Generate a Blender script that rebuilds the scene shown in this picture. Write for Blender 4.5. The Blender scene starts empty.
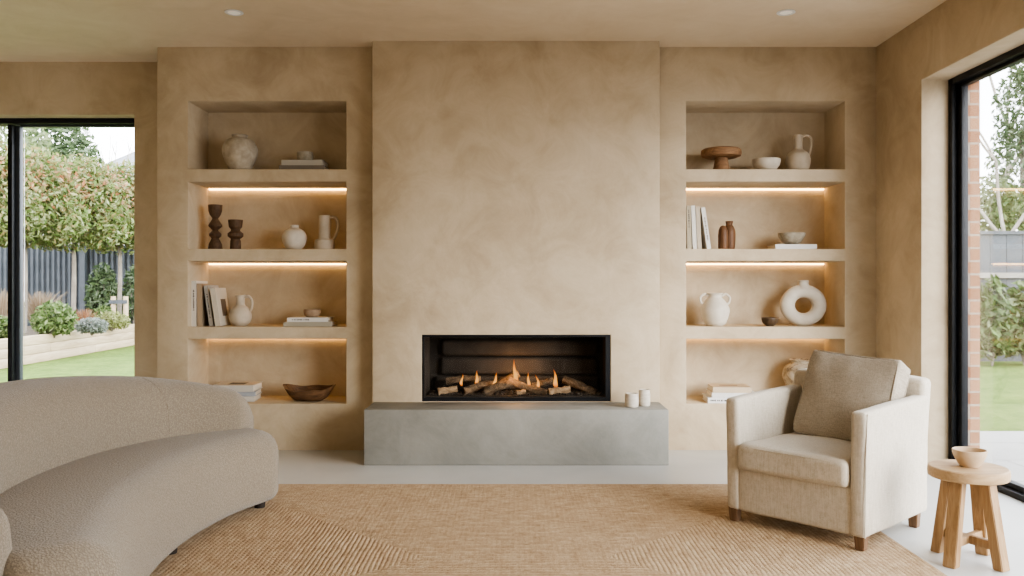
import bpy, bmesh, math, random
from mathutils import Vector, Matrix, noise
import numpy as np
random.seed(7); rng = np.random.default_rng(7)
SC = bpy.context.scene; COL = SC.collection
PI = math.pi; F = 840.0; CX, CY, CZ = 515.0, 287.0, 1.052
def P(px, py, Y):
    return Vector(((px-CX)*Y/F, Y, CZ+(CY-py)*Y/F))
def R(a): return math.radians(a)

# ------------------------------------------------------------------ materials
def new_mat(name):
    m = bpy.data.materials.new(name); m.use_nodes = True
    nt = m.node_tree; b = nt.nodes['Principled BSDF']
    return m, nt, b
def N(nt, typ, **kw):
    n = nt.nodes.new(typ)
    for k, v in kw.items(): setattr(n, k, v)
    return n
def ramp(nt, fac, stops):
    r = N(nt, 'ShaderNodeValToRGB'); e = r.color_ramp.elements
    while len(e) < len(stops): e.new(0.5)
    for i, (p, c) in enumerate(stops): e[i].position = p; e[i].color = (*c, 1)
    nt.links.new(fac, r.inputs[0]); return r.outputs[0]
def coords(nt, kind='world'):
    if kind == 'world': return N(nt, 'ShaderNodeNewGeometry').outputs['Position']
    return N(nt, 'ShaderNodeTexCoord').outputs['Object']
def mapped(nt, vec, scale):
    m = N(nt, 'ShaderNodeMapping'); m.inputs['Scale'].default_value = scale
    nt.links.new(vec, m.inputs['Vector']); return m.outputs[0]
def tex(nt, vec, scale, detail=4, rough=0.55, dist=0.0):
    n = N(nt, 'ShaderNodeTexNoise'); n.inputs['Scale'].default_value = scale
    n.inputs['Detail'].default_value = detail; n.inputs['Roughness'].default_value = rough
    n.inputs['Distortion'].default_value = dist
    nt.links.new(vec, n.inputs['Vector']); return n.outputs['Fac']
def bump(nt, b, h, strength, dist=0.01):
    n = N(nt, 'ShaderNodeBump'); n.inputs['Strength'].default_value = strength
    n.inputs['Distance'].default_value = dist
    nt.links.new(h, n.inputs['Height']); nt.links.new(n.outputs[0], b.inputs['Normal'])
def mathn(nt, op, a, b=None, c=None):
    n = N(nt, 'ShaderNodeMath', operation=op)
    for i, v in enumerate((a, b, c)):
        if v is None: continue
        if isinstance(v, (int, float)): n.inputs[i].default_value = v
        else: nt.links.new(v, n.inputs[i])
    return n.outputs[0]
def mixc(nt, fac, a, b, blend='MIX'):
    n = N(nt, 'ShaderNodeMix', data_type='RGBA', blend_type=blend)
    for i, v in ((0, fac), (6, a), (7, b)):
        if isinstance(v, (int, float)): n.inputs[i].default_value = v
        elif isinstance(v, tuple): n.inputs[i].default_value = (*v, 1)
        else: nt.links.new(v, n.inputs[i])
    return n.outputs[2]

def noisy(name, c1, c2, scale=6, rough=0.7, bs=0.1, bscale=40, kind='object', detail=5, spec=0.3, dist=0.3, stretch=(1,1,1)):
    m, nt, b = new_mat(name); v = mapped(nt, coords(nt, kind), stretch)
    n = tex(nt, v, scale, detail, 0.6, dist)
    nt.links.new(ramp(nt, n, [(0.32, c1), (0.68, c2)]), b.inputs['Base Color'])
    b.inputs['Roughness'].default_value = rough; b.inputs['Specular IOR Level'].default_value = spec
    if bs: bump(nt, b, tex(nt, v, bscale, 4), bs, 0.004)
    return m

def plaster(name, c1, c2, c3):
    m, nt, b = new_mat(name); v = coords(nt)
    big = tex(nt, v, 0.9, 6, 0.62, 0.8); med = tex(nt, v, 3.2, 8, 0.68, 1.2)
    f = mathn(nt, 'ADD', mathn(nt, 'MULTIPLY', big, 0.55), mathn(nt, 'MULTIPLY', med, 0.45))
    c = ramp(nt, f, [(0.34, c1), (0.5, c2), (0.66, c3)])
    nt.links.new(c, b.inputs['Base Color'])
    b.inputs['Roughness'].default_value = 0.62; b.inputs['Specular IOR Level'].default_value = 0.25
    h = mathn(nt, 'ADD', tex(nt, v, 7, 6, 0.6, 0.6), mathn(nt, 'MULTIPLY', tex(nt, v, 60, 3), 0.12))
    bump(nt, b, h, 0.16, 0.02)
    return m
M = {}
M['plaster'] = plaster('tan_plaster', (0.355,0.275,0.18), (0.46,0.37,0.253), (0.55,0.458,0.332))
M['ceiling'] = plaster('ceiling_plaster', (0.60,0.485,0.335), (0.66,0.54,0.385), (0.71,0.595,0.44))
M['reveal'] = M['plaster']
M['concrete'] = plaster('grey_microcement', (0.185,0.18,0.158), (0.25,0.243,0.215), (0.315,0.303,0.27))
def floor_mat():
    m, nt, b = new_mat('pale_floor_microcement'); v = coords(nt)
    f = tex(nt, v, 1.3, 7, 0.62, 0.8)
    nt.links.new(ramp(nt, f, [(0.3,(0.48,0.47,0.445)),(0.7,(0.58,0.57,0.54))]), b.inputs['Base Color'])
    b.inputs['Roughness'].default_value = 0.34; b.inputs['Specular IOR Level'].default_value = 0.4
    bump(nt, b, tex(nt, v, 5, 4), 0.05, 0.01); return m
M['floor'] = floor_mat()
def plain(name, c, rough=0.5, metal=0.0, spec=0.4):
    m, nt, b = new_mat(name); v = coords(nt, 'object')
    f = tex(nt, v, 25, 3)
    nt.links.new(mixc(nt, mathn(nt,'MULTIPLY',f,0.25), c, tuple(min(1,x*0.75) for x in c)), b.inputs['Base Color'])
    b.inputs['Roughness'].default_value = rough; b.inputs['Metallic'].default_value = metal
    b.inputs['Specular IOR Level'].default_value = spec
    return m
M['black'] = plain('black_aluminium', (0.006,0.0065,0.008), 0.5, spec=0.25)
M['anthracite'] = plain('anthracite_aluminium', (0.045,0.052,0.062), 0.5)
M['soot'] = noisy('sooty_liner', (0.032,0.027,0.024), (0.07,0.06,0.052), 5, 0.8, 0.1)
def emis(name, c, s):
    m, nt, b = new_mat(name); b.inputs['Base Color'].default_value = (*c,1)
    b.inputs['Emission Color'].default_value = (*c,1); b.inputs['Emission Strength'].default_value = s
    return m
M['led'] = emis('warm_led', (1.0,0.60,0.24), 13.0)
M['led_dim'] = emis('downlight_lens', (0.9,0.85,0.76), 0.15)
M['profile'] = plain('white_metal', (0.75,0.74,0.71), 0.4)
def glass(name, refl=0.6, tint=(1,1,1)):
    m = bpy.data.materials.new(name); m.use_nodes = True; nt = m.node_tree; nt.nodes.clear()
    o = N(nt,'ShaderNodeOutputMaterial'); t = N(nt,'ShaderNodeBsdfTransparent'); g = N(nt,'ShaderNodeBsdfGlossy')
    t.inputs[0].default_value = (*tint,1); g.inputs['Roughness'].default_value = 0.02
    fr = N(nt,'ShaderNodeFresnel'); fr.inputs[0].default_value = 1.45
    mx = N(nt,'ShaderNodeMixShader')
    nt.links.new(mathn(nt,'MULTIPLY',fr.outputs[0],refl), mx.inputs[0])
    nt.links.new(t.outputs[0], mx.inputs[1]); nt.links.new(g.outputs[0], mx.inputs[2]); nt.links.new(mx.outputs[0], o.inputs[0])
    return m
M['glass'] = glass('window_glass', 0.3)
M['fireglass'] = glass('fire_glass', 0.12, (0.93,0.92,0.9))
# fabrics
def boucle():
    m, nt, b = new_mat('cream_boucle'); v = coords(nt,'object')
    vo = N(nt,'ShaderNodeTexVoronoi'); vo.inputs['Scale'].default_value = 150; nt.links.new(v, vo.inputs['Vector'])
    n = tex(nt, v, 190, 4, 0.7); big = tex(nt, v, 4, 4)
    h = mathn(nt,'SUBTRACT', n, mathn(nt,'MULTIPLY', vo.outputs['Distance'], 0.9))
    c = ramp(nt, h, [(0.0,(0.22,0.178,0.126)),(0.5,(0.345,0.286,0.212))])
    c = mixc(nt, mathn(nt,'MULTIPLY',big,0.28), c, (0.25,0.21,0.16))
    nt.links.new(c, b.inputs['Base Color'])
    b.inputs['Roughness'].default_value = 0.95; b.inputs['Specular IOR Level'].default_value = 0.1
    b.inputs['Sheen Weight'].default_value = 0.25; b.inputs['Sheen Roughness'].default_value = 0.6
    bump(nt, b, h, 0.5, 0.005); return m
M['boucle'] = boucle()
def linen(name, c1, c2):
    m, nt, b = new_mat(name); v = coords(nt,'object')
    h1 = tex(nt, mapped(nt, v, (40,420,40)), 1.0, 3, 0.7); h2 = tex(nt, mapped(nt, v, (420,40,420)), 1.0, 3, 0.7)
    vert = tex(nt, mapped(nt, v, (300,300,14)), 1.0, 2, 0.6)
    w = mathn(nt,'ADD', mathn(nt,'ADD',h1,h2), vert); w = mathn(nt,'MULTIPLY', w, 0.333)
    big = tex(nt, v, 7, 5, 0.6, 0.5)
    c = ramp(nt, w, [(0.40,c1),(0.58,c2)])
    c = mixc(nt, mathn(nt,'MULTIPLY',big,0.25), c, c1)
    nt.links.new(c, b.inputs['Base Color'])
    b.inputs['Roughness'].default_value = 0.92; b.inputs['Specular IOR Level'].default_value = 0.12
    b.inputs['Sheen Weight'].default_value = 0.15
    h = mathn(nt,'ADD', mathn(nt,'MULTIPLY',w,0.25), big)
    bump(nt, b, h, 0.4, 0.012); return m
M['linen'] = linen('natural_linen', (0.40,0.345,0.27), (0.56,0.50,0.41))
M['linen_cushion'] = linen('cushion_linen', (0.23,0.19,0.143), (0.40,0.345,0.272))
def rug_mat():
    m, nt, b = new_mat('braided_jute'); v = coords(nt,'object')
    s = N(nt,'ShaderNodeSeparateXYZ'); nt.links.new(v, s.inputs[0])
    wob = mathn(nt,'MULTIPLY', mathn(nt,'SUBTRACT', tex(nt, v, 5, 3), 0.5), 0.02)
    ax = mathn(nt,'SUBTRACT', RUGX, mathn(nt,'ABSOLUTE', s.outputs[0]))
    ay = mathn(nt,'SUBTRACT', RUGY, mathn(nt,'ABSOLUTE', s.outputs[1]))
    d = mathn(nt,'ADD', mathn(nt,'MINIMUM', ax, ay), wob)
    isx = mathn(nt,'LESS_THAN', ax, ay)
    ph = mathn(nt,'DIVIDE', d, 0.0185)
    fr = mathn(nt,'FRACT', ph); row = mathn(nt,'FLOOR', ph)
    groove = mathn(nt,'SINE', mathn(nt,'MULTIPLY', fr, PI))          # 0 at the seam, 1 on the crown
    # position along the braid
    along = N(nt,'ShaderNodeMix'); nt.links.new(isx, along.inputs[0]); nt.links.new(s.outputs[0], along.inputs[2]); nt.links.new(s.outputs[1], along.inputs[3])
    al = along.outputs[0]
    tw = mathn(nt,'SINE', mathn(nt,'ADD', mathn(nt,'MULTIPLY', al, 2*PI/0.022), mathn(nt,'MULTIPLY', fr, 4.0)))
    cmb = N(nt,'ShaderNodeCombineXYZ'); nt.links.new(mathn(nt,'MULTIPLY',al,14.0), cmb.inputs[0]); nt.links.new(mathn(nt,'MULTIPLY',row,3.7), cmb.inputs[1])
    rowc = tex(nt, cmb.outputs[0], 1.0, 4, 0.75)
    cmf = N(nt,'ShaderNodeCombineXYZ'); nt.links.new(mathn(nt,'MULTIPLY',al,55.0), cmf.inputs[0]); nt.links.new(mathn(nt,'MULTIPLY',d,210.0), cmf.inputs[1])
    fib = tex(nt, cmf.outputs[0], 1.0, 5, 0.8); big = tex(nt, v, 1.6, 4)
    f = mathn(nt,'ADD', mathn(nt,'MULTIPLY',rowc,0.55), mathn(nt,'MULTIPLY',fib,0.45))
    c = ramp(nt, f, [(0.30,(0.16,0.095,0.048)),(0.45,(0.43,0.30,0.18)),(0.58,(0.57,0.43,0.28)),(0.75,(0.72,0.59,0.43))])
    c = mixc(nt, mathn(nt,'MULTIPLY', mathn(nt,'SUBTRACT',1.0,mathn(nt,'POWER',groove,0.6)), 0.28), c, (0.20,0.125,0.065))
    c = mixc(nt, mathn(nt,'MULTIPLY',big,0.2), c, (0.47,0.33,0.2))
    nt.links.new(c, b.inputs['Base Color']); b.inputs['Roughness'].default_value = 0.95; b.inputs['Specular IOR Level'].default_value = 0.1
    h = mathn(nt,'ADD', mathn(nt,'ADD', mathn(nt,'MULTIPLY',groove,0.22), mathn(nt,'MULTIPLY',tw,0.04)), mathn(nt,'MULTIPLY',fib,0.35))
    bump(nt, b, h, 1.0, 0.012); return m
RUGX, RUGY = 1.56, 1.2
M['rug'] = rug_mat()
def wood(name, c1, c2, scale=9, axis=(1,1,0.08), rough=0.6):
    m, nt, b = new_mat(name); v = mapped(nt, coords(nt,'object'), axis)
    f = tex(nt, v, scale*4, 6, 0.65, 1.6)
    nt.links.new(ramp(nt, f, [(0.3,c1),(0.66,c2)]), b.inputs['Base Color'])
    b.inputs['Roughness'].default_value = rough; b.inputs['Specular IOR Level'].default_value = 0.3
    bump(nt, b, f, 0.15, 0.003); return m
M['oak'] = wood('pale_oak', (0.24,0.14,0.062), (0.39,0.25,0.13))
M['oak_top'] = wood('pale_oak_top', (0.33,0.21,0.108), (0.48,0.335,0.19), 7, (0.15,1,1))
M['legwood'] = wood('brown_leg_wood', (0.10,0.055,0.028), (0.19,0.11,0.06))
M['darkleg'] = wood('dark_leg_wood', (0.018,0.013,0.010), (0.035,0.025,0.018))
M['walnut'] = wood('dark_turned_wood', (0.045,0.025,0.014), (0.12,0.07,0.038), 9, (1,1,0.5), 0.65)
M['brownwood'] = wood('warm_brown_wood', (0.055,0.024,0.010), (0.15,0.072,0.032), 8, (1,1,0.12), 0.55)
M['rustic'] = wood('rustic_brown_wood', (0.13,0.065,0.03), (0.30,0.17,0.085), 7, (0.2,1,1), 0.7)
M['rusticbowl'] = wood('rustic_bowl_wood', (0.06,0.03,0.013), (0.17,0.09,0.042), 7, (0.2,1,1), 0.7)
M['cream'] = noisy('cream_ceramic', (0.42,0.355,0.27), (0.54,0.465,0.365), 9, 0.6, 0.12, 60)
M['white_cer'] = noisy('matt_white_ceramic', (0.50,0.445,0.365), (0.61,0.555,0.47), 9, 0.6, 0.1, 60)
M['stone'] = noisy('textured_stoneware', (0.32,0.27,0.20), (0.50,0.435,0.34), 18, 0.8, 0.5, 50)
M['greystone'] = noisy('speckled_grey_stoneware', (0.24,0.205,0.15), (0.40,0.355,0.275), 30, 0.75, 0.35, 60)
M['clay'] = noisy('brown_clay', (0.23,0.155,0.095), (0.35,0.25,0.165), 15, 0.7, 0.3, 60)
M['darkclay'] = noisy('dark_bronze_glaze', (0.045,0.028,0.016), (0.11,0.07,0.04), 14, 0.4, 0.2, 60)
M['bowl_clay'] = noisy('sand_bowl_clay', (0.46,0.335,0.215), (0.56,0.425,0.295), 10, 0.65, 0.1, 60)
def mottled():
    m, nt, b = new_mat('mottled_antique_pottery'); v = coords(nt,'object')
    f = tex(nt, v, 22, 7, 0.7, 0.8); g = tex(nt, v, 7, 4)
    c = ramp(nt, f, [(0.38,(0.13,0.085,0.05)),(0.47,(0.42,0.345,0.245)),(0.7,(0.60,0.53,0.42))])
    c = mixc(nt, mathn(nt,'MULTIPLY',g,0.4), c, (0.40,0.31,0.2)); nt.links.new(c, b.inputs['Base Color'])
    b.inputs['Roughness'].default_value = 0.75; bump(nt, b, f, 0.4, 0.006); return m
M['mottled'] = mottled()
M['potcream'] = noisy('speckled_cream_pot', (0.50,0.445,0.37), (0.66,0.61,0.53), 20, 0.65, 0.25, 70, stretch=(1,1,3))
M['wax'] = plain('candle_wax', (0.8,0.76,0.66), 0.5)
M['paper'] = plain('book_paper', (0.66,0.60,0.50), 0.9)
M['ink'] = plain('book_ink', (0.10,0.09,0.08), 0.8)
CV = {}
def cover(c):
    if c not in CV: CV[c] = plain('book_cover_%d' % len(CV), c, 0.6)
    return CV[c]
M['bark'] = noisy('charred_bark', (0.05,0.035,0.024), (0.26,0.185,0.12), 14, 0.9, 1.0, 30, dist=1.5, stretch=(1,1,1))
M['barkpale'] = noisy('pale_cut_log', (0.22,0.15,0.09), (0.5,0.36,0.23), 12, 0.9, 0.8, 30, dist=1.5)
M['gravel'] = noisy('ember_gravel', (0.012,0.011,0.010), (0.17,0.14,0.115), 45, 0.9, 1.0, 60)
def flame_mat():
    m = bpy.data.materials.new('flame'); m.use_nodes = True; nt = m.node_tree; nt.nodes.clear()
    o = N(nt,'ShaderNodeOutputMaterial'); e = N(nt,'ShaderNodeEmission'); t = N(nt,'ShaderNodeBsdfTransparent')
    g = N(nt,'ShaderNodeTexCoord'); s = N(nt,'ShaderNodeSeparateXYZ'); nt.links.new(g.outputs['Generated'], s.inputs[0])
    nt.links.new(ramp(nt, s.outputs[2], [(0.0,(1,0.22,0.03)),(0.3,(1,0.52,0.14)),(0.65,(1,0.40,0.08)),(1.0,(0.9,0.15,0.015))]), e.inputs[0])
    e.inputs[1].default_value = 1.5
    mx = N(nt,'ShaderNodeMixShader')
    lw = N(nt,'ShaderNodeLayerWeight'); lw.inputs[0].default_value = 0.35
    a = ramp(nt, s.outputs[2], [(0.0,(0.25,)*3),(0.2,(0.9,)*3),(0.6,(0.8,)*3),(1.0,(0.05,)*3)])
    nt.links.new(mathn(nt,'MULTIPLY', a, mathn(nt,'SUBTRACT',1.0,lw.outputs['Facing'])), mx.inputs[0])
    nt.links.new(t.outputs[0], mx.inputs[1]); nt.links.new(e.outputs[0], mx.inputs[2]); nt.links.new(mx.outputs[0], o.inputs[0])
    return m
M['flame'] = flame_mat()
# outdoors
def grass_mat():
    m, nt, b = new_mat('mown_grass'); v = coords(nt)
    f = tex(nt, v, 2.2, 10, 0.8, 0.5); g = tex(nt, mapped(nt,v,(26,7,1)), 1.0, 5, 0.8)
    ff = mathn(nt,'ADD',mathn(nt,'MULTIPLY',f,0.5),mathn(nt,'MULTIPLY',g,0.5))
    nt.links.new(ramp(nt, ff, [(0.40,(0.05,0.085,0.017)),(0.60,(0.145,0.19,0.045))]), b.inputs['Base Color'])
    b.inputs['Roughness'].default_value = 1; b.inputs['Specular IOR Level'].default_value = 0.1
    bump(nt, b, g, 0.6, 0.03); return m
M['grass'] = grass_mat()
def paver_mat():
    m, nt, b = new_mat('pale_stone_pavers'); v = coords(nt)
    br = N(nt,'ShaderNodeTexBrick'); nt.links.new(v, br.inputs['Vector'])
    br.inputs['Color1'].default_value=(0.27,0.255,0.235,1); br.inputs['Color2'].default_value=(0.245,0.235,0.215,1); br.inputs['Mortar'].default_value=(0.13,0.12,0.105,1)
    br.inputs['Scale'].default_value=1.0; br.inputs['Mortar Size'].default_value=0.008; br.inputs['Brick Width'].default_value=0.9; br.inputs['Row Height'].default_value=0.6
    nt.links.new(br.outputs[0], b.inputs['Base Color']); b.inputs['Roughness'].default_value=0.8; return m
M['paver'] = paver_mat()
def brick_mat():
    m, nt, b = new_mat('red_stock_brick'); g = N(nt,'ShaderNodeNewGeometry').outputs['Position']
    s = N(nt,'ShaderNodeSeparateXYZ'); nt.links.new(g, s.inputs[0]); c = N(nt,'ShaderNodeCombineXYZ')
    nt.links.new(mathn(nt,'ADD', s.outputs[0], s.outputs[1]), c.inputs[0]); nt.links.new(s.outputs[2], c.inputs[1])
    br = N(nt,'ShaderNodeTexBrick'); nt.links.new(c.outputs[0], br.inputs['Vector'])
    br.inputs['Color1'].default_value=(0.20,0.085,0.038,1); br.inputs['Color2'].default_value=(0.26,0.13,0.065,1); br.inputs['Mortar'].default_value=(0.26,0.21,0.16,1)
    br.inputs['Scale'].default_value=1.0; br.inputs['Mortar Size'].default_value=0.006; br.inputs['Brick Width'].default_value=0.215; br.inputs['Row Height'].default_value=0.075
    nt.links.new(br.outputs[0], b.inputs['Base Color']); b.inputs['Roughness'].default_value=0.9; bump(nt,b,br.outputs['Fac'],-0.4,0.01); return m
M['brick'] = brick_mat()
M['fence'] = noisy('grey_painted_fence', (0.05,0.056,0.063), (0.075,0.082,0.09), 5, 0.7, 0.2, 30, kind='world')
M['fence_pale'] = noisy('pale_fence_rail', (0.2,0.18,0.15), (0.25,0.23,0.2), 5, 0.8, 0.2, 30)
M['sleeper'] = wood('pale_timber_sleeper', (0.30,0.22,0.135), (0.44,0.35,0.235), 3, (1,0.1,1))
M['soil'] = noisy('brown_soil', (0.05,0.035,0.022), (0.1,0.075,0.05), 12, 1, 0.6, 30)
M['trunk'] = noisy('grey_bark', (0.12,0.10,0.08), (0.2,0.175,0.145), 9, 0.9, 0.4, 30)
M['paletrunk'] = noisy('pale_bare_bark', (0.2,0.17,0.14), (0.3,0.27,0.23), 9, 0.9, 0.4, 30)
M['slate'] = noisy('grey_slate_roof', (0.14,0.14,0.145), (0.2,0.2,0.205), 3, 0.8, 0.2, 12)
M['render'] = noisy('pale_render', (0.3,0.28,0.25), (0.36,0.34,0.31), 3, 0.9, 0.1, 20)
def leaf_mat():
    m, nt, b = new_mat('leaves'); a = N(nt,'ShaderNodeVertexColor', layer_name='Col')
    dk = mixc(nt, 0.55, a.outputs[0], (0.0,0.0,0.0)); nt.links.new(dk, b.inputs['Base Color']); b.inputs['Roughness'].default_value = 0.6; b.inputs['Specular IOR Level'].default_value = 0.2
    tr = N(nt,'ShaderNodeBsdfTranslucent'); nt.links.new(dk, tr.inputs[0])
    mx = N(nt,'ShaderNodeMixShader'); mx.inputs[0].default_value = 0.35
    o = [n for n in nt.nodes if n.type=='OUTPUT_MATERIAL'][0]
    nt.links.new(b.outputs[0], mx.inputs[1]); nt.links.new(tr.outputs[0], mx.inputs[2]); nt.links.new(mx.outputs[0], o.inputs[0]); return m
M['leaf'] = leaf_mat()

# ------------------------------------------------------------------ mesh helpers
def link(name, bm, mat, parent=None, loc=None, rot=None, sharp=0.65, smooth=True):
    if isinstance(bm, bmesh.types.BMesh):
        bmesh.ops.recalc_face_normals(bm, faces=bm.faces[:])
        for f in bm.faces: f.smooth = smooth
        for e in bm.edges:
            if len(e.link_faces) == 2 and e.calc_face_angle(0) > sharp: e.smooth = False
        me = bpy.data.meshes.new(name); bm.to_mesh(me); bm.free()
    else: me = bm
    o = bpy.data.objects.new(name, me); COL.objects.link(o)
    if mat: me.materials.append(mat)
    if parent: o.parent = parent
    if loc is not None: o.location = loc
    if rot is not None: o.rotation_euler = rot
    return o
def tag(o, label=None, cat=None, group=None, kind=None):
    if label: o['label'] = label
    if cat: o['category'] = cat
    if group: o['group'] = group
    if kind: o['kind'] = kind
    return o
def thing(name, label, cat, loc=(0,0,0), rz=0, group=None, rot=None):
    o = bpy.data.objects.new(name, None); COL.objects.link(o); o.empty_display_size = 0.1
    o.location = loc; o.rotation_euler = rot if rot else (0,0,rz)
    return tag(o, label, cat, group)
def box(bm, x0,x1,y0,y1,z0,z1, M4=None):
    vs = [bm.verts.new(v) for v in [(x0,y0,z0),(x1,y0,z0),(x1,y1,z0),(x0,y1,z0),(x0,y0,z1),(x1,y0,z1),(x1,y1,z1),(x0,y1,z1)]]
    for f in [(0,3,2,1),(4,5,6,7),(0,1,5,4),(1,2,6,5),(2,3,7,6),(3,0,4,7)]: bm.faces.new([vs[i] for i in f])
    if M4: bmesh.ops.transform(bm, matrix=M4, verts=vs)
    return vs
def boxbm(*a, bev=0.0, seg=2):
    bm = bmesh.new(); box(bm, *a)
    if bev: bmesh.ops.bevel(bm, geom=bm.edges[:], offset=bev, segments=seg, profile=0.5, affect='EDGES')
    return bm
def lathe(prof, seg=40, cx=0, cy=0, bm=None, wob=0.0):
    bm = bm or bmesh.new(); rings = []
    for r, z in prof:
        if r < 1e-5: rings.append([bm.verts.new((cx,cy,z))])
        else:
            rings.append([bm.verts.new((cx+r*(1+wob*math.sin(3*a+z*40))*math.cos(a), cy+r*(1+wob*math.sin(3*a+z*40))*math.sin(a), z)) for a in [2*PI*i/seg for i in range(seg)]])
    for A, B in zip(rings, rings[1:]):
        for i in range(seg):
            j = (i+1) % seg
            if len(A)==1 and len(B)==1: break
            if len(A)==1: bm.faces.new((A[0],B[j],B[i]))
            elif len(B)==1: bm.faces.new((A[i],A[j],B[0]))
            else: bm.faces.new((A[i],A[j],B[j],B[i]))
    return bm
def smooth_curve(pts, n):
    """Catmull-Rom through pts (tuples), n samples per span"""
    P_ = [np.array(p, float) for p in pts]; P_ = [2*P_[0]-P_[1]] + P_ + [2*P_[-1]-P_[-2]]
    out = []
    for i in range(1, len(P_)-2):
        for k in range(n):
            t = k/n; p0,p1,p2,p3 = P_[i-1:i+3]
            out.append(0.5*((2*p1)+(-p0+p2)*t+(2*p0-5*p1+4*p2-p3)*t*t+(-p0+3*p1-3*p2+p3)*t**3))
    out.append(P_[-2]); return out
def vessel(prof, thick=0.006, bottom=0.008, n=5, **kw):
    """outer profile bottom to rim as (r,z); closed with an inner wall"""
    c = smooth_curve(prof, n); outer = [(max(0.0005,p[0]),p[1]) for p in c]
    inner = [(max(0.002,r-thick), max(z, prof[0][1]+bottom)) for r, z in outer[::-1]]
    rim = [(outer[-1][0]-thick*0.5, outer[-1][1]+thick*0.35)]
    return lathe([(0,prof[0][1])]+outer+rim+inner+[(0,prof[0][1]+bottom)], **kw)
def tube(pts, rad, seg=10, bm=None, n=6, closed_ends=True):
    bm = bm or bmesh.new()
    rads = rad if isinstance(rad,(list,tuple)) else [rad]*len(pts)
    c = smooth_curve([(*p, r) for p, r in zip(pts, rads)], n) if n > 1 else [np.array((*p, r)) for p, r in zip(pts, rads)]
    rings = []; prev = None
    for i, q in enumerate(c):
        p = Vector(q[:3]); d = (Vector(c[min(i+1,len(c)-1)][:3])-Vector(c[max(i-1,0)][:3])).normalized()
        if prev is None: prev = d.orthogonal().normalized()
        u = (prev - d*prev.dot(d)).normalized(); prev = u; w = d.cross(u)
        rings.append([bm.verts.new(p+(u*math.cos(a)+w*math.sin(a))*max(q[3],1e-4)) for a in [2*PI*k/seg for k in range(seg)]])
    for A,B in zip(rings,rings[1:]):
        for i in range(seg): bm.faces.new((A[i],A[(i+1)%seg],B[(i+1)%seg],B[i]))
    if closed_ends: bm.faces.new(rings[0][::-1]); bm.faces.new(rings[-1])
    return bm
def sweep(loops):
    bm = bmesh.new(); V = [[bm.verts.new(p) for p in L] for L in loops]; n = len(loops[0])
    for A,B in zip(V,V[1:]):
        for i in range(n): bm.faces.new((A[i],A[(i+1)%n],B[(i+1)%n],B[i]))
    bm.faces.new(V[0][::-1]); bm.faces.new(V[-1]); return bm
def roundrect(x0,x1,z0,z1,radii,n=7):
    """radii for corners (x0z0),(x1z0),(x1z1),(x0z1), ccw"""
    out = []; m = 0.499*min(x1-x0, z1-z0)
    for (cx,cz,sx,sz,a0,r) in ((x0,z0,1,1,PI,radii[0]),(x1,z0,-1,1,1.5*PI,radii[1]),(x1,z1,-1,-1,0,radii[2]),(x0,z1,1,-1,.5*PI,radii[3])):
        r = max(0.0005, min(r, m))
        for k in range(n):
            a = a0+.5*PI*k/(n-1); out.append((cx+sx*r+r*math.cos(a), cz+sz*r+r*math.sin(a)))
    return out
def panel(u0,u1,z0,z1,thick,holes,mp,bev=0.006):
    """slab with openings; holes (u0,u1,z0,z1,depth|None); mp maps (u,d,z) to the world"""
    us = sorted({u0,u1,*[h[0] for h in holes],*[h[1] for h in holes]}); zs = sorted({z0,z1,*[h[2] for h in holes],*[h[3] for h in holes]})
    bm = bmesh.new()
    def q(*pts): bm.faces.new([bm.verts.new(mp(*p)) for p in pts])
    def inh(a,b,c,d):
        for h in holes:
            if a>=h[0]-1e-9 and b<=h[1]+1e-9 and c>=h[2]-1e-9 and d<=h[3]+1e-9: return h
    for a,b in zip(us,us[1:]):
        for c,d in zip(zs,zs[1:]):
            h = inh(a,b,c,d)
            if not h: q((a,0,c),(b,0,c),(b,0,d),(a,0,d))
            if not h or h[4] is not None: q((a,thick,c),(b,thick,c),(b,thick,d),(a,thick,d))
    for a,b in zip(us,us[1:]):
        for z in (z0,z1):
            h = [k for k in holes if k[4] is None and k[0]<=a+1e-9 and k[1]>=b-1e-9 and (k[2]<=z<=k[3])]
            if not h: q((a,0,z),(b,0,z),(b,thick,z),(a,thick,z))
    for c,d in zip(zs,zs[1:]):
        for u in (u0,u1): q((u,0,c),(u,0,d),(u,thick,d),(u,thick,c))
    for (a,b,c,d,dep) in holes:
        D = thick if dep is None else dep
        uu = [u for u in us if a<=u<=b]; zz = [z for z in zs if c<=z<=d]
        for p_,q_ in zip(uu,uu[1:]):
            for z in (c,d):
                if dep is None and (abs(z-z0)<1e-9 or abs(z-z1)<1e-9): continue
                q((p_,0,z),(q_,0,z),(q_,D,z),(p_,D,z))
        for p_,q_ in zip(zz,zz[1:]):
            for u in (a,b): q((u,0,p_),(u,0,q_),(u,D,q_),(u,D,p_))
        if dep is not None: q((a,D,c),(b,D,c),(b,D,d),(a,D,d))
    bmesh.ops.remove_doubles(bm, verts=bm.verts[:], dist=1e-5)
    if bev:
        bmesh.ops.recalc_face_normals(bm, faces=bm.faces[:])
        es = [e for e in bm.edges if len(e.link_faces)==2 and e.calc_face_angle(0)>0.5]
        bmesh.ops.bevel(bm, geom=es, offset=bev, segments=2, profile=0.5, affect='EDGES')
    return bm
def struct(name, bm, mat, **kw):
    o = link(name, bm, mat, **kw); o['kind'] = 'structure'; return o

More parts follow.
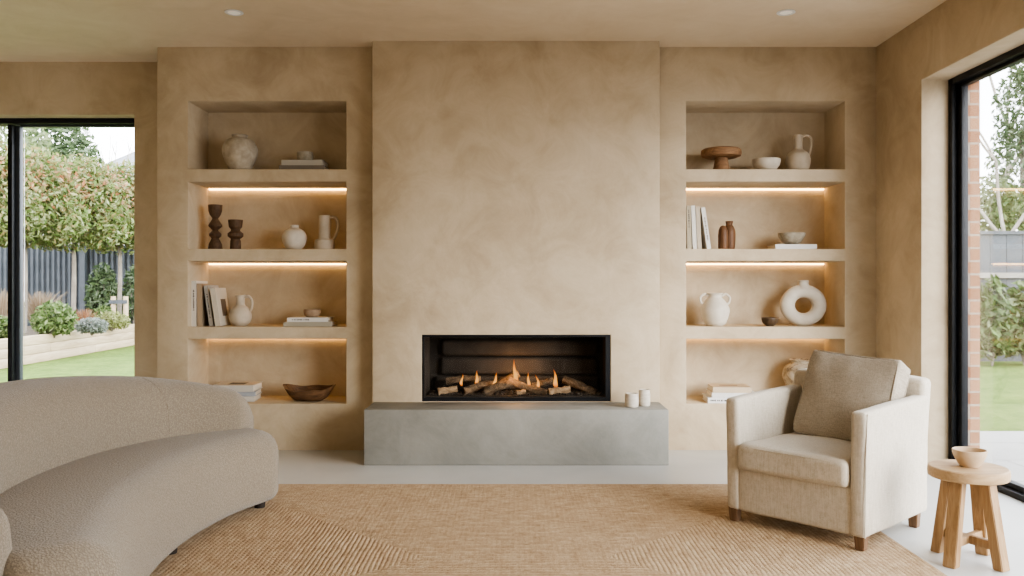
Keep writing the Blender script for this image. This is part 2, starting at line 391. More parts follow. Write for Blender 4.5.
# ------------------------------------------------------------------ the room
YB, YA, YW, YN = 5.286, 5.42, 5.78, 5.775     # breast, alcove, window wall, niche back
XR, H = 2.33, 2.6
XL, YR = -5.4, -2.6
niche_z = [(1.813,2.252),(1.298,1.732),(0.794,1.220),(0.2985,0.7165)]
NL, NR = (-2.110,-1.090), (1.105,2.129)
back = lambda Y: (lambda u,d,z: (u, Y+d, z))
struct('wall_alcove_left', panel(-2.31,-0.85,-0.02,H+0.02,0.75,[(NL[0],NL[1],a,b,YN-YA) for a,b in niche_z], back(YA)), M['plaster'])
struct('wall_alcove_right', panel(0.86,XR+0.05,-0.02,H+0.02,0.75,[(NR[0],NR[1],a,b,YN-YA) for a,b in niche_z], back(YA)), M['plaster'])
FX0,FX1,FZ0,FZ1 = -0.586,0.6016,0.3315,0.7512
struct('wall_chimney_breast', panel(-0.8986,0.910,-0.02,H+0.02,0.85,[(FX0,FX1,FZ0,FZ1,0.36)], back(YB)), M['plaster'])
struct('wall_back_left', panel(XL-0.2,-2.25,-0.12,H+0.02,0.34,[(-5.1,-2.622,-0.12,2.236,None)], back(YW)), M['plaster'])
struct('wall_right', panel(YR-0.2,6.1,-0.12,H+0.02,0.225,[(0.2,4.82,-0.12,2.24,None)], lambda u,d,z:(XR+d,u,z)), M['plaster'])
struct('wall_right_outer', panel(YR-0.2,6.1,-0.3,3.1,0.108,[(0.2,4.815,-0.3,2.235,None)], lambda u,d,z:(XR+0.227+d,u,z), bev=0), M['brick'], smooth=False)
struct('wall_left', boxbm(XL-0.2,XL,YR-0.2,YW,-0.1,H), M['plaster'])
struct('wall_rear', boxbm(XL-0.2,XR+0.3,YR-0.2,YR,-0.1,H), M['plaster'])
struct('ceiling', boxbm(XL-0.2,XR+0.225,YR-0.2,6.15,H,H+0.3), M['ceiling'])
struct('floor', boxbm(XL-0.2,XR+0.225,YR-0.2,6.12,-0.12,0.0), M['floor'])
# hearth: continuous concrete plinth
hearth = link('hearth_bench', boxbm(-0.891,0.907,4.953,5.2855,0.0,0.3285,bev=0.005), M['concrete'])
tag(hearth, 'smooth grey microcement hearth bench below the fireplace', 'hearth')

# LED strips under the shelves
for side,(a,b) in (('left',NL),('right',NR)):
    for k,nm in ((1,'second niche from the top'),(2,'third niche from the top'),(3,'lowest niche')):
        z = niche_z[k][1]
        t = thing('shelf_light', 'glowing warm strip light at the top of the %s, %s alcove' % (nm, side), 'strip light', ((a+b)/2, YN-0.02, z), 0, 'strip lights in the alcove niches')
        w = (b-a)/2-0.012
        link('light_profile', boxbm(-w,w,-0.006,0.018,-0.006,0.0), M['profile'], t)
        link('light_diffuser', boxbm(-w,w,-0.005,0.017,-0.016,-0.006,bev=0.003), M['led'], t)
# recessed downlights
for px,nm in ((234,'left'),(786,'right')):
    p = P(px,12,4.73)
    t = thing('recessed_downlight','small round recessed ceiling downlight above the %s alcove' % nm,'ceiling light',(p.x,4.73,H),0,'recessed ceiling downlights')
    link('trim_ring', lathe([(0.034,0.0),(0.05,0.0),(0.052,-0.004),(0.046,-0.007),(0.036,-0.006),(0.034,0.0)],32), M['profile'], t)
    link('lens', lathe([(0,-0.001),(0.035,-0.001),(0.035,-0.004),(0,-0.0055)],32), M['led_dim'], t)

# ------------------------------------------------------------------ windows
w1 = thing('window_1', None, None, (-3.5,YW,0)); w1['kind'] = 'structure'
def wpart(root, name, mat, *b, bev=0.003):
    L = root.location; x0,x1,y0,y1,z0,z1 = b
    return link(name, boxbm(x0-L.x,x1-L.x,y0-L.y,y1-L.y,z0-L.z,z1-L.z,bev=bev), mat, root)
wpart(w1,'window_frame',M['black'], -5.1,-2.60, 5.89,6.0, 2.2,2.236)
wpart(w1,'window_frame',M['black'], -5.1,-2.60, 5.89,6.0, -0.02,0.035)
wpart(w1,'window_frame',M['black'], -2.655,-2.60, 5.89,6.0, 0.035,2.192)
wpart(w1,'window_frame',M['black'], -5.1,-5.04, 5.89,6.0, 0.035,2.192)
wpart(w1,'stile',M['black'], -3.556,-3.524, 5.885,5.93, 0.035,2.192)
wpart(w1,'stile',M['anthracite'], -3.54,-3.500, 5.935,5.98, 0.035,2.192)
wpart(w1,'rail',M['anthracite'], -3.50,-2.655, 5.94,5.98, 2.186,2.2)
wpart(w1,'glass_pane',M['glass'], -5.04,-3.556, 5.905,5.912, 0.035,2.192, bev=0)
wpart(w1,'glass_pane',M['glass'], -3.478,-2.655, 5.952,5.959, 0.035,2.165, bev=0)
w2 = thing('window_2', None, None, (2.5,3,0)); w2['kind'] = 'structure'
wpart(w2,'window_frame',M['black'], 2.485,2.535, 4.775,4.82, 0,2.24)
wpart(w2,'window_frame',M['black'], 2.485,2.535, 0.2,4.775, 2.205,2.24)
wpart(w2,'window_frame',M['black'], 2.485,2.555, 0.2,4.82, -0.01,0.03)
wpart(w2,'window_frame',M['black'], 2.485,2.535, 0.2,0.255, 0.03,2.205)
wpart(w2,'stile',M['black'], 2.515,2.553, 4.73,4.775, 0.03,2.205)
wpart(w2,'rail',M['black'], 2.515,2.553, 2.55,4.73, 0.03,0.06)
wpart(w2,'rail',M['black'], 2.515,2.553, 2.55,4.73, 2.185,2.205)
wpart(w2,'stile',M['black'], 2.495,2.55, 2.46,2.55, 0.03,2.205)
wpart(w2,'glass_pane',M['glass'], 2.532,2.538, 2.55,4.73, 0.06,2.185, bev=0)
wpart(w2,'glass_pane',M['glass'], 2.503,2.509, 0.255,2.46, 0.03,2.205, bev=0)

# ------------------------------------------------------------------ fireplace
fp = thing('gas_fireplace','wide black glass-fronted gas fire set into the chimney breast','fireplace',((FX0+FX1)/2,YB,FZ0))
fc = (FX0+FX1)/2; hw = (FX1-FX0)/2-0.001; fh = FZ1-FZ0
bm = bmesh.new(); tz = 0.011
box(bm,-hw,hw,0.004,0.03,fh-0.013,fh-0.001); box(bm,-hw,hw,0.004,0.03,0.001,0.024); box(bm,-hw,-hw+tz,0.004,0.03,0.024,fh-0.013); box(bm,hw-0.03,hw,0.004,0.03,0.024,fh-0.013)
link('black_frame', bm, M['black'], fp)
bm = bmesh.new(); box(bm,-hw,hw,0.34,0.356,0.0,fh-0.001); box(bm,-hw,-hw+0.015,0.03,0.34,0.0,fh-0.001); box(bm,hw-0.015,hw,0.03,0.34,0.0,fh-0.001); box(bm,-hw,hw,0.03,0.34,fh-0.012,fh-0.001)
link('liner', bm, M['soot'], fp)
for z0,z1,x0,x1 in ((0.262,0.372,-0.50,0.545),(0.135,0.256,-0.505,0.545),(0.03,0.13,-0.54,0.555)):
    link('reflection_panel', boxbm(x0,x1,0.285,0.345,z0,z1,bev=0.028,seg=5), M['soot'], fp)  # dark rounded shapes imitating a sofa reflected in the fire glass
link('burner_tray', boxbm(-hw+0.015,hw-0.03,0.03,0.34,0.0,0.03), M['soot'], fp)
link('glass_front', boxbm(-hw+tz,hw-0.03,0.014,0.018,0.024,fh-0.013), M['fireglass'], fp)
# ember bed: uncountable
bm = bmesh.new()
for i in range(900):
    x = random.uniform(FX0+0.04,FX1-0.05); y = random.uniform(YB+0.045,YB+0.26); r = random.uniform(0.003,0.0085)
    m4 = Matrix.Translation((x,y,FZ0+0.031+r*0.4+random.uniform(0,0.006))) @ Matrix.Rotation(random.uniform(0,6),4,Vector((random.random(),random.random(),1)).normalized()) @ Matrix.Diagonal((r,r*random.uniform(.6,1),r*random.uniform(.5,.9),1))
    bmesh.ops.create_icosphere(bm, subdivisions=1, radius=1, matrix=m4)
o = link('ember_gravel', bm, M['gravel'], smooth=False); tag(o,'dark grey ember gravel bed under the logs','gravel',kind='stuff')
def log(a, b, r, dy, label, mat='bark', bend=0.0, n=9):
    A = P(a[0],a[1],YB+dy[0]); B = P(b[0],b[1],YB+dy[1]); L = (B-A).length; r *= 1.12
    bm = bmesh.new(); rings = []; d = (B-A).normalized(); u = d.orthogonal().normalized(); w = d.cross(u)
    sd = random.uniform(0,100)
    for i in range(n*2+1):
        t = i/(n*2); c = A.lerp(B,t)+Vector((0,0,bend*math.sin(PI*t)))-(A+B)/2
        ring = []
        for k in range(16):
            a_ = 2*PI*k/16; rr = r*(1+0.42*noise.noise(Vector((t*5+sd,math.cos(a_)*1.5,math.sin(a_)*1.5))))*(1-0.15*t)
            ring.append(bm.verts.new(c+(u*math.cos(a_)+w*math.sin(a_))*rr))
        rings.append(ring)
    for X,Y_ in zip(rings,rings[1:]):
        for k in range(16): bm.faces.new((X[k],X[(k+1)%16],Y_[(k+1)%16],Y_[k]))
    bm.faces.new(rings[0][::-1]); bm.faces.new(rings[-1])
    o = link('fire_log', bm, M[mat], loc=(A+B)/2); tag(o,label,'log',group='logs in the gas fire'); return o
log((438,392),(457,388.5),0.020,(0.07,0.10),'short pale log lying at the left end of the fire','barkpale')
log((446,381.5),(481,379),0.020,(0.20,0.22),'long log lying behind the short pale log at the left','bark',0.01)
log((464,392),(493,383),0.021,(0.10,0.20),'log slanting up beside the third flame from the left','bark',0.008)
log((484,393),(514,384),0.026,(0.09,0.14),'thick dark log in front, left of the centre flame','bark',0.012)
log((509,381),(547,393),0.022,(0.15,0.08),'long dark log sloping down from the centre flame to the right','bark',-0.006)
log((496,386),(519,374),0.026,(0.24,0.25),'log propped upright behind the tallest flame','bark')
log((533,387),(553,380),0.022,(0.22,0.24),'log lying behind between the two rightmost flames','bark')
log((549,392),(570,389),0.021,(0.08,0.10),'short pale broken log under the rightmost flame','barkpale')
log((564,379),(596,393),0.024,(0.22,0.12),'long log sloping down at the right end of the fire','bark')
log((517,393),(526,391.5),0.014,(0.06,0.06),'small pale wood chip at the front centre of the fire','barkpale')
def flame(px, y0, y1, wpx, lean, dy, label):
    p = P(px,y0,YB+dy); h = (y0-y1)*(YB+dy)/F; r = wpx*0.36*(YB+dy)/F
    bm = bmesh.new(); rings = []
    for i in range(15):
        t = i/14; rr = r*(math.sin(PI*min(1,t*1.1+0.08)**0.62)**0.9 if t < .84 else 0)
        rr = r*max(0.02, (1-t)**0.85*min(1,(t+0.06)*4.5)**0.7*1.25); cx = lean*t*t*(YB+dy)/F+0.003*math.sin(t*7+px)
        rings.append([bm.verts.new((cx+rr*math.cos(a),0.7*rr*math.sin(a),t*h)) for a in [2*PI*k/14 for k in range(14)]])
    for A,B in zip(rings,rings[1:]):
        for k in range(14): bm.faces.new((A[k],A[(k+1)%14],B[(k+1)%14],B[k]))
    bm.faces.new(rings[0][::-1]); bm.faces.new(rings[-1])
    o = link('flame', bm, M['flame'], loc=p); o.visible_shadow = True
    tag(o,label,'flame',group='flames of the gas fire')
flame(461.5,386,373,4.0,1.5,0.13,'small faint flame at the far left of the fire')
flame(476.5,385,369.5,5.0,1,0.17,'second flame from the left, above the long rear log')
flame(494.5,387,371.5,5.5,3,0.13,'flame leaning right, just left of the tallest flame')
flame(515.5,384,358.5,6.5,-2,0.17,'tallest flame at the centre of the fire')
flame(529,387,371.5,4.6,-1.5,0.12,'slim flame just right of the tallest flame')
flame(538.5,389,374,4.6,-3,0.11,'low flame leaning left above the long sloping log')
flame(556,388,368.5,6.5,-2.5,0.13,'rightmost flame, above the short pale broken log')

# ------------------------------------------------------------------ vessels in the niches
def px_prof(cx, pts, base_y, Y):
    """pixel outline (half-width px, y) -> metres above the base"""
    s = Y/F; return [(w*s,(base_y-y)*s) for w,y in pts]
def vase(name, label, cat, px, shelf, Y, pts, mat, base=None, thick=0.006, group=None, wob=0.0, seg=40, rz=0):
    base = base if base is not None else pts[0][1]
    zb = niche_z[shelf][0]
    o = link(name, vessel(px_prof(px,pts,base,Y), thick, wob=wob, seg=seg), M[mat], loc=((px-CX)*Y/F, Y, zb), rot=(0,0,rz))
    tag(o,label,cat,group); return o
# base y of a shelf at depth Y
def by(shelf, Y): return CY-(niche_z[shelf][0]-CZ)*F/Y
Y0 = 5.58
b = by(0,Y0)
vase('round_vase','large rough cream round vase alone in the top left niche','vase',240,0,Y0,[(9,b),(12.6,b-6.5),(16.6,b-17),(16.9,b-24.5),(13.6,b-31),(8,b-34),(7,b-35.6),(8.2,b-37)],'stone',thick=0.008)
b = by(1,Y0)
def candle(px, pts, label):
    prof = px_prof(px,pts,pts[0][1],Y0)
    o = link('candle_holder', lathe([(0,0)]+prof+[(prof[-1][0]*0.75,prof[-1][1]),(prof[-1][0]*0.7,prof[-1][1]-0.02),(0,prof[-1][1]-0.02)],36), M['walnut'], loc=((px-CX)*Y0/F,Y0,niche_z[1][0]), sharp=0.5)
    tag(o,label,'candle holder',group='turned wood candle holders')
candle(215.3,[(6.6,b),(7,b-1),(6.2,b-6),(4,b-10.5),(3.4,b-11.5),(5.8,b-14),(6,b-16),(3,b-19),(2.8,b-20),(6.6,b-23.5),(6.6,b-25),(3.4,b-30),(2.8,b-31.5),(5.2,b-35),(6.6,b-39),(6.9,b-45)],'tall dark turned wood candle holder, left of its shorter mate')
candle(235.5,[(5,b),(5.3,b-1),(5.2,b-9),(4.4,b-11),(7.6,b-13.5),(7.6,b-16.5),(4.6,b-19),(4.4,b-20.5),(6.4,b-23),(7.2,b-30)],'short dark turned wood candle holder, right of its taller mate')
vase('globe_vase','small glossy white globe vase beside the stacked jug','vase',294.3,1,Y0,[(6,b),(10,b-4),(12.2,b-12),(10,b-18.5),(5,b-21.6),(4.2,b-22.6),(4.4,b-24.6)],'white_cer')
def handled(name,label,cat,px,shelf,Y,pts,handles,mat,hr=1.4,thick=0.006):
    b_ = by(shelf,Y); o = vase(name,label,cat,px,shelf,Y,[(w,b_-h) for w,h in pts],mat,base=b_,thick=thick)
    s = Y/F
    for hp in handles: link('handle', tube([(x*s,0,z*s) for x,z in hp], hr*s, 10), M[mat], o)
    return o
handled('stacked_jug','cream jug with a narrow cylinder on a wide disc base','jug',324.5,1,Y0,[(8.5,0),(9.6,0.6),(9.8,8),(9,10.2),(6,11),(5.6,12),(5.6,32.5),(5.5,33.6)],[[(5.0,32.2),(10,32.5),(13.5,27),(12.5,18),(9,11),(7,9.5)]],'cream')
handled('handled_jug','matt cream jug with one tall handle beside leaning books','jug',240.3,2,5.60,[(6,0),(10,4),(11,11),(8.5,17),(5,20.5),(4.4,24),(4.6,28.5),(5.4,30.5)],[[(4.4,28.6),(8.5,29.2),(11.4,25),(11.2,18),(9.3,14)]],'cream')
handled('pitcher','cream bottle-necked pitcher with looped handle in the top right niche','pitcher',798,0,Y0,[(8,0),(11,4.5),(12,12),(10,18.5),(5.2,22.6),(4.3,26),(4.2,32),(4.4,37)],[[(4,35.8),(8,37),(12.4,34.5),(13.2,29),(11.8,21),(10.4,17)]],'cream')
handled('two_handled_vase','white rough vase with two small ear handles','vase',715,2,5.57,[(7.5,0),(11,3.5),(14,13),(13.6,19),(9.5,25.5),(6.8,28.5),(6.8,31),(8,32.6)],[[(6.9,30),(10.5,31.8),(14.6,28.5),(14,23.5),(11.6,21.5)],[(-6.9,30),(-10.5,31.8),(-14.6,28.5),(-14,23.5),(-11.6,21.5)]],'white_cer',1.2)
# bowls
def bowl(name,label,px,Y,z,pts,mat,thick=0.005,cat='bowl',wob=0.0,ty=0,seg=40):
    s = Y/F; o = link(name, vessel([(w*s,h*s) for w,h in pts],thick,0.006,wob=wob,seg=seg), M[mat], loc=((px-CX)*Y/F,Y,z), rot=(0,ty,0.4))
    tag(o,label,cat); return o
bowl('wide_bowl','plain off-white bowl between the cake stand and the pitcher',766.5,5.55,niche_z[0][0],[(5,0),(8.6,1.6),(12.3,5.5),(13.6,9.8),(13.7,12.3)],'white_cer')
bowl('dark_bowl','tiny dark bronze footed bowl beside the ring vase',770,5.53,niche_z[2][0],[(3.6,0),(4.2,0.7),(6.8,3),(8.2,6.5),(8.4,8.6)],'darkclay',wob=0.02)
# cake stand
s = 5.58/F
o = link('cake_stand', lathe([(0,0),(8.6*s,0),(8.4*s,1.5*s),(6.2*s,14*s),(5.8*s,16*s),(0,16*s)],36), M['rustic'], loc=((721.3-CX)*s,5.58,niche_z[0][0]), sharp=0.5)
tag(o,'rustic brown wooden cake stand on a tapered foot','cake stand')
link('stand_plate', lathe([(0,14.5*s),(15*s,14.5*s),(19*s,16*s),(20*s,18.5*s),(19.6*s,22*s),(18*s,23.3*s),(0,23*s)],48,wob=0.012), M['rustic'], o)
# sculptural wooden vases
s = 5.58/F
o = link('wooden_bottle', vessel([(4.8*s,0),(5.6*s,3*s),(6.2*s,12*s),(5.9*s,19*s),(4.2*s,23.6*s),(3.2*s,25*s),(3.9*s,28.6*s)],0.004), M['brownwood'], loc=((729.2-CX)*s,5.58,niche_z[1][0]))
tag(o,'taller brown wooden bottle vase with a short neck','vase',group='brown wooden vases')
o = link('wooden_pod', lathe([(0,0),(4.2*s,0),(4.7*s,2*s),(4.9*s,13*s),(4.3*s,19*s),(2.9*s,22.3*s),(1.4*s,23.4*s),(0,23.7*s)],36), M['brownwood'], loc=((720.0-CX)*s,5.5,niche_z[1][0]))
tag(o,'shorter round-topped brown wooden pod in front of the bottle vase','vase',group='brown wooden vases')
# ring vase
s = 5.6/F; bm = bmesh.new(); Rm, rm = 15.9*s, 7.2*s
rings = []
for i in range(64):
    a = 2*PI*i/64; c = Vector((math.cos(a),0,math.sin(a)))
    rings.append([bm.verts.new(c*(Rm+rm*math.cos(t))+Vector((0,0.85*rm*math.sin(t),0))) for t in [2*PI*k/24 for k in range(24)]])
for i in range(64):
    A,B = rings[i],rings[(i+1)%64]
    for k in range(24): bm.faces.new((A[k],A[(k+1)%24],B[(k+1)%24],B[k]))
for v in bm.verts: v.co.z = max(v.co.z,-22.6*s)*0.90; v.co.z += 22.6*0.90*s
ringv = link('ring_vase', bm, M['white_cer'], loc=((803.2-CX)*s,5.6,niche_z[2][0]+0.0005), sharp=1.2)
tag(ringv,'large white ring-shaped vase with a hole through it','vase')
link('neck', vessel([(7.5*s,37*s),(5.6*s,40*s),(5*s,42.5*s),(5.4*s,45*s)],0.004,0.002), M['white_cer'], ringv)
# antique pot behind the armchair
b4 = by(3,5.62)
vase('antique_pot','mottled antique pot behind the armchair in the lowest right niche','pot',803,3,5.62,[(9,b4),(13,b4-6),(18,b4-18),(20,b4-24),(18,b4-32),(12.5,b4-36.5),(12,b4-38),(13.5,b4-39.8)],'mottled',thick=0.01)
# rustic boat bowl
bm = bmesh.new(); nx, na = 40, 14; s = 5.56/F
out_, in_ = [], []
for i in range(nx+1):
    t = -1+2*i/nx; x = t*27*s; half = 0.092*(1-abs(t)**2.4)**0.62+0.004
    top = (12.0+4.6*abs(t)**1.5*(1.05 if t>0 else 0.85)+1.0*math.sin(t*5+1))*s; bot = 11.0*abs(t)**4.5*s
    bot = min(bot, top-0.012); ro, ri = [], []
    for k in range(na+1):
        a = PI*k/na; y = half*math.cos(a); q = math.sin(a)**0.8
        z = top-(top-bot)*q+0.004*noise.noise(Vector((x*18,y*18,q)))
        ro.append(bm.verts.new((x*(0.80+0.20*(1-q)),y,max(z,0))))
        ri.append(bm.verts.new((x*0.95*(0.80+0.20*(1-q)),y*0.86,z+0.010*q+0.001)))
    out_.append(ro); in_.append(ri)
for Gd in (out_,in_):
    for A,B in zip(Gd,Gd[1:]):
        for k in range(na): bm.faces.new((A[k],A[k+1],B[k+1],B[k]))
for i in range(nx):
    for k in (0,na): bm.faces.new((out_[i][k],out_[i+1][k],in_[i+1][k],in_[i][k]))
for i in (0,nx):
    for k in range(na): bm.faces.new((out_[i][k],out_[i][k+1],in_[i][k+1],in_[i][k]))
o = link('dough_bowl', bm, M['rusticbowl'], loc=((310-CX)*s,5.56,niche_z[3][0]), rot=(R(6),0,R(-4)), sharp=1.0)
tag(o,'carved dark wooden boat-shaped bowl with raised ends','bowl')

# ------------------------------------------------------------------ books
def book(label, loc, w, d, t, cov, rot=(0,0,0), group=None, marks=None, picture=None, paper='paper'):
    """lies flat: width x (0..w), spine at y=0, depth y, thickness z"""
    r = thing('book', label, 'book', loc, group=group, rot=rot); c = min(0.0035,t*0.14)
    bm = bmesh.new(); box(bm,0,w,0,d,0,c); box(bm,0,w,0,d,t-c,t); box(bm,0,w,0,c,c,t-c)
    link('cover', bm, cover(cov), r)
    link('pages', boxbm(0.004,w-0.004,c,d-0.005,c,t-c), M[paper], r)
    if marks:
        bm = bmesh.new(); x = marks[0]*w; rr = random.Random(hash(label)%1000 if False else len(label))
        while x < marks[1]*w:
            l = rr.uniform(0.004,0.011); hgt = t*rr.choice((0.18,0.24,0.3))
            box(bm,x,x+l,-0.0006,0.0002,t*0.5-hgt/2,t*0.5+hgt/2); x += l+rr.choice((0.002,0.0025,0.007))
        link('spine_lettering', bm, M['ink'], r)
    if picture:
        x0,x1,y0,y1,zz,cc = picture
        link('cover_picture', boxbm(w*x0,w*x1,d*y0,d*y1,*( (t-0.0002,t+0.0006) if zz=='top' else (-0.0006,0.0002))), cover(cc), r)
    return r
def upright(label, px, shelf, Y, h, d, t, alpha, cov, group, rz=0, **kw):
    """px: pixel of the book's bottom right front corner"""
    a = R(alpha); lift = t*math.sin(-a) if a < 0 else 0.0
    return book(label, ((px-CX)*Y/F, Y, niche_z[shelf][0]+lift+0.0005), h, d, t, cov, rot=(0,-PI/2+a,rz), group=group, **kw)
s = 5.5/F; g = 'books standing in the left alcove'
upright('upright white book with dark spine lettering, leftmost of its row',196.3,2,5.48,0.297,0.20,0.035,0,(0.62,0.58,0.52),g,marks=(0.35,0.8))
upright('upright tan book second in the row beside the jug',202.2,2,5.48,0.28,0.22,0.032,-0.8,(0.36,0.27,0.18),g)
upright('leaning black and grey book third in the row beside the jug',213.3,2,5.48,0.268,0.20,0.026,-8,(0.40,0.37,0.33),g,marks=(0.2,0.8),picture=(0.0,1.0,0.0,1.0,'top',(0.02,0.02,0.022)))
upright('leaning cream book with a picture cover, next to the jug',220.5,2,5.46,0.25,0.205,0.034,-8.5,(0.52,0.46,0.37),g,picture=(0.25,0.7,0.35,0.8,'bot',(0.10,0.07,0.045)))
g = 'books standing in the right alcove'
upright('leaning olive-beige book, leftmost of the right row',691.7,1,5.47,0.283,0.20,0.028,-1.2,(0.36,0.31,0.22),g,marks=(0.5,0.9))
upright('slim white book second in the right row',697,1,5.47,0.283,0.20,0.026,-2.5,(0.66,0.63,0.57),g)
upright('sand coloured book third in the right row',701.8,1,5.47,0.278,0.20,0.027,-2.6,(0.46,0.39,0.29),g)
upright('white book tilting furthest, rightmost of the right row',711.2,1,5.47,0.272,0.19,0.026,-8.5,(0.68,0.65,0.6),g,marks=(0.2,0.75))
def stack(shelf, Y, specs, g):
    z = niche_z[shelf][0]+0.0005; outp = []
    for (label, x0, x1, d, t, cov, rz, kw) in specs:
        s = Y/F; w = (x1-x0)*s
        r = book(label, ((x0-CX)*s, Y, z), w, d, t, cov, rot=(0,0,R(rz)), group=g, **kw); outp.append(r); z += t+0.0004
        Y += 0.006
    return z
g = 'books lying in the top left niche'
z = stack(0,5.50,[('dark grey book lying at the bottom of the top left niche stack',279,324,0.21,0.036,(0.17,0.145,0.115),0,{}),
              ('grey-white book lying under the small stone bowl',281.5,322.5,0.19,0.036,(0.40,0.37,0.31),0,{})],g)
bowl('stone_pot_bowl','small stone bowl on the books in the top left niche',305,5.60,z,[(6.2,0),(7.6,1.7),(8,5.2),(8,9.4)],'greystone')
g = 'books lying beside the brown bowl'
z = stack(2,5.47,[('olive-grey book lying under a white book in the third left niche',283.3,331,0.21,0.030,(0.34,0.31,0.24),0,{}),
              ('white book lying under the small brown clay bowl',287,328,0.19,0.027,(0.62,0.6,0.56),0,dict(marks=(0.12,0.5)))],g)
bowl('clay_bowl','small brown clay bowl on the white book in the left alcove',312,5.56,z,[(5.2,0),(7.4,2),(8.3,5.2),(8,7.6)],'clay')
g = 'books behind the sofa'
z = stack(3,5.50,[('white book at the bottom of the stack behind the sofa',214,253.5,0.21,0.034,(0.50,0.47,0.42),4,{}),
              ('blue-grey edged book in the middle of the stack behind the sofa',215,254.5,0.21,0.030,(0.33,0.34,0.35),6,{}),
              ('cream book with a dark cover picture, topmost behind the sofa',211,253,0.22,0.042,(0.50,0.46,0.40),1,dict(picture=(0.32,0.72,0.25,0.75,'top',(0.07,0.065,0.055))))],g)
g = 'books beside the armchair'
z = stack(3,5.44,[('white book at the bottom of the stack near the armchair',708,752,0.22,0.036,(0.66,0.65,0.63),-3,dict(marks=(0.05,0.4))),
              ('slim white book in the middle of the stack near the armchair',712,757,0.22,0.030,(0.64,0.62,0.58),-3,{}),
              ('tan book topmost in the stack near the armchair',713,751,0.21,0.036,(0.52,0.41,0.28),-3,dict(picture=(0.25,0.72,0.45,0.6,'top',(0.20,0.12,0.06))))],g)
z = stack(1,5.47,[('white book lying under the grey stone bowl in the right alcove',775.5,817,0.19,0.032,(0.64,0.63,0.61),0,{})],None)
bowl('grey_stone_bowl','speckled grey stone bowl on the white book','%s' and 791.5,5.56,z,[(5,0),(9,3),(12.6,8.5),(13.2,11.6)],'greystone',wob=0.012)

# ------------------------------------------------------------------ pots on the hearth
def hearth_pot(label, px, Y, r, h):
    t = thing('candle_pot', label, 'candle', ((px-CX)*Y/F, Y, 0.3290), group='speckled candle pots on the hearth')
    link('pot', vessel([(r*0.84,0),(r*0.97,h*0.1),(r,h*0.45),(r*0.97,h*0.8),(r*0.92,h)],0.005,0.006), M['potcream'], t)
    link('wax', lathe([(0,h*0.55),(r-0.007,h*0.55),(r-0.008,h*0.84),(0,h*0.84)],32), M['wax'], t)
    link('wick', tube([(0,0,h*0.82),(0.001,0,h*0.93)],0.0015,6,n=1), M['ink'], t)
hearth_pot('short squat speckled cream candle pot on the hearth',631.7,5.065,0.041,0.081)
hearth_pot('taller slim speckled cream candle pot on the hearth',644.3,5.11,0.0355,0.098)

# ------------------------------------------------------------------ rug
RC = Vector((0.0,4.434-RUGY,0))
bm = bmesh.new(); box(bm,-RUGX,RUGX,-RUGY,RUGY,0.0005,0.013)
bmesh.ops.bevel(bm, geom=[e for e in bm.edges], offset=0.004, segments=2, affect='EDGES')
o = link('jute_rug', bm, M['rug'], loc=RC); tag(o,'large rectangular braided natural jute rug on the floor','rug')
bm = bmesh.new()

# ------------------------------------------------------------------ curved sofa
SY = 3.12
sofa = thing('curved_sofa','curved cream boucle sofa on short dark legs at the left','sofa',(-1.6,SY,0))
def mirror(pts):   # given from middle to far end -> full curve near end..far end
    return [(x,2*SY-y,*r) for x,y,*r in pts[:0:-1]]+list(pts)
Fp = [(-1.06,2.26),(-1.165,2.56),(-1.232,2.84),(-1.265,SY),(-1.262,3.40),(-1.210,3.70),(-1.095,4.00)]
Bp = mirror([(-1.80,SY),(-1.76,3.52),(-1.60,3.92),(-1.24,4.17)])
Ip = mirror([(-1.70,SY),(-1.655,3.52),(-1.50,3.86),(-1.245,4.055)])
Op = mirror([(-2.07,SY),(-2.02,3.52),(-1.79,3.94),(-1.325,4.235)])
def body(A, B, zb, zt, rad, endr, lean, length, n=14):
    Ac, Bc = smooth_curve(A,n), smooth_curve(B,n); m = len(Ac)-1
    ts = sorted(set([i/m for i in range(m+1)]+[e for k in range(9) for e in (endr/length*(1-math.cos(PI/2*k/8)),1-endr/length*(1-math.cos(PI/2*k/8)))]))
    def at(C,t):
        f = t*m; i = min(int(f),m-1); return C[i]+(C[i+1]-C[i])*(f-i)
    loops = []
    for t in ts:
        a, b_ = at(Ac,t), at(Bc,t); L = float(np.linalg.norm((b_-a)[:2])); u = (b_-a)[:2]/L
        d = min(t,1-t)*length; ins = endr*(1-math.sqrt(max(0,1-(1-min(d/endr,1))**2))) if d < endr else 0
        ins = min(ins, L/2-0.004)
        top = zt(t)
        pr = roundrect(ins,L-ins,zb+ins*0.35,top-ins,[max(0.004,r_-ins*0.35) for r_ in rad])
        loop = []
        for q,z in pr:
            k = (z-zb)/(top-zb); q2 = q+lean*k*k
            loop.append((a[0]+u[0]*q2+1.6, a[1]+u[1]*q2-SY, z))
        loops.append(loop)
    global BACK_LOOPS
    BACK_LOOPS = loops
    return sweep(loops)
seat = link('seat', body(Fp,Bp,0.048,lambda t:0.374-0.004*math.cos(2*PI*t),(0.05,0.05,0.06,0.135),0.10,0.0,2.0), M['boucle'], sofa, sharp=1.3)
def htop(t):
    return 0.50+0.183*math.sin(PI*t**1.2)**0.62
bk = link('backrest', body(Ip,Op,0.05,htop,(0.05,0.06,0.14,0.15),0.13,0.05,3.0), M['boucle'], sofa, sharp=1.3)
best = min(BACK_LOOPS, key=lambda L: abs(CX+(L[24][0]-1.6)*F/(L[24][1]+SY)-155)+(1000 if L[24][1] < 0 else 0))
cen = Vector((0,0,0))
for p_ in best: cen += Vector(p_)/len(best)
inner = [Vector(p_) for p_ in best[22:28]]; lo_ = Vector(best[0]); hi_ = Vector(best[27])
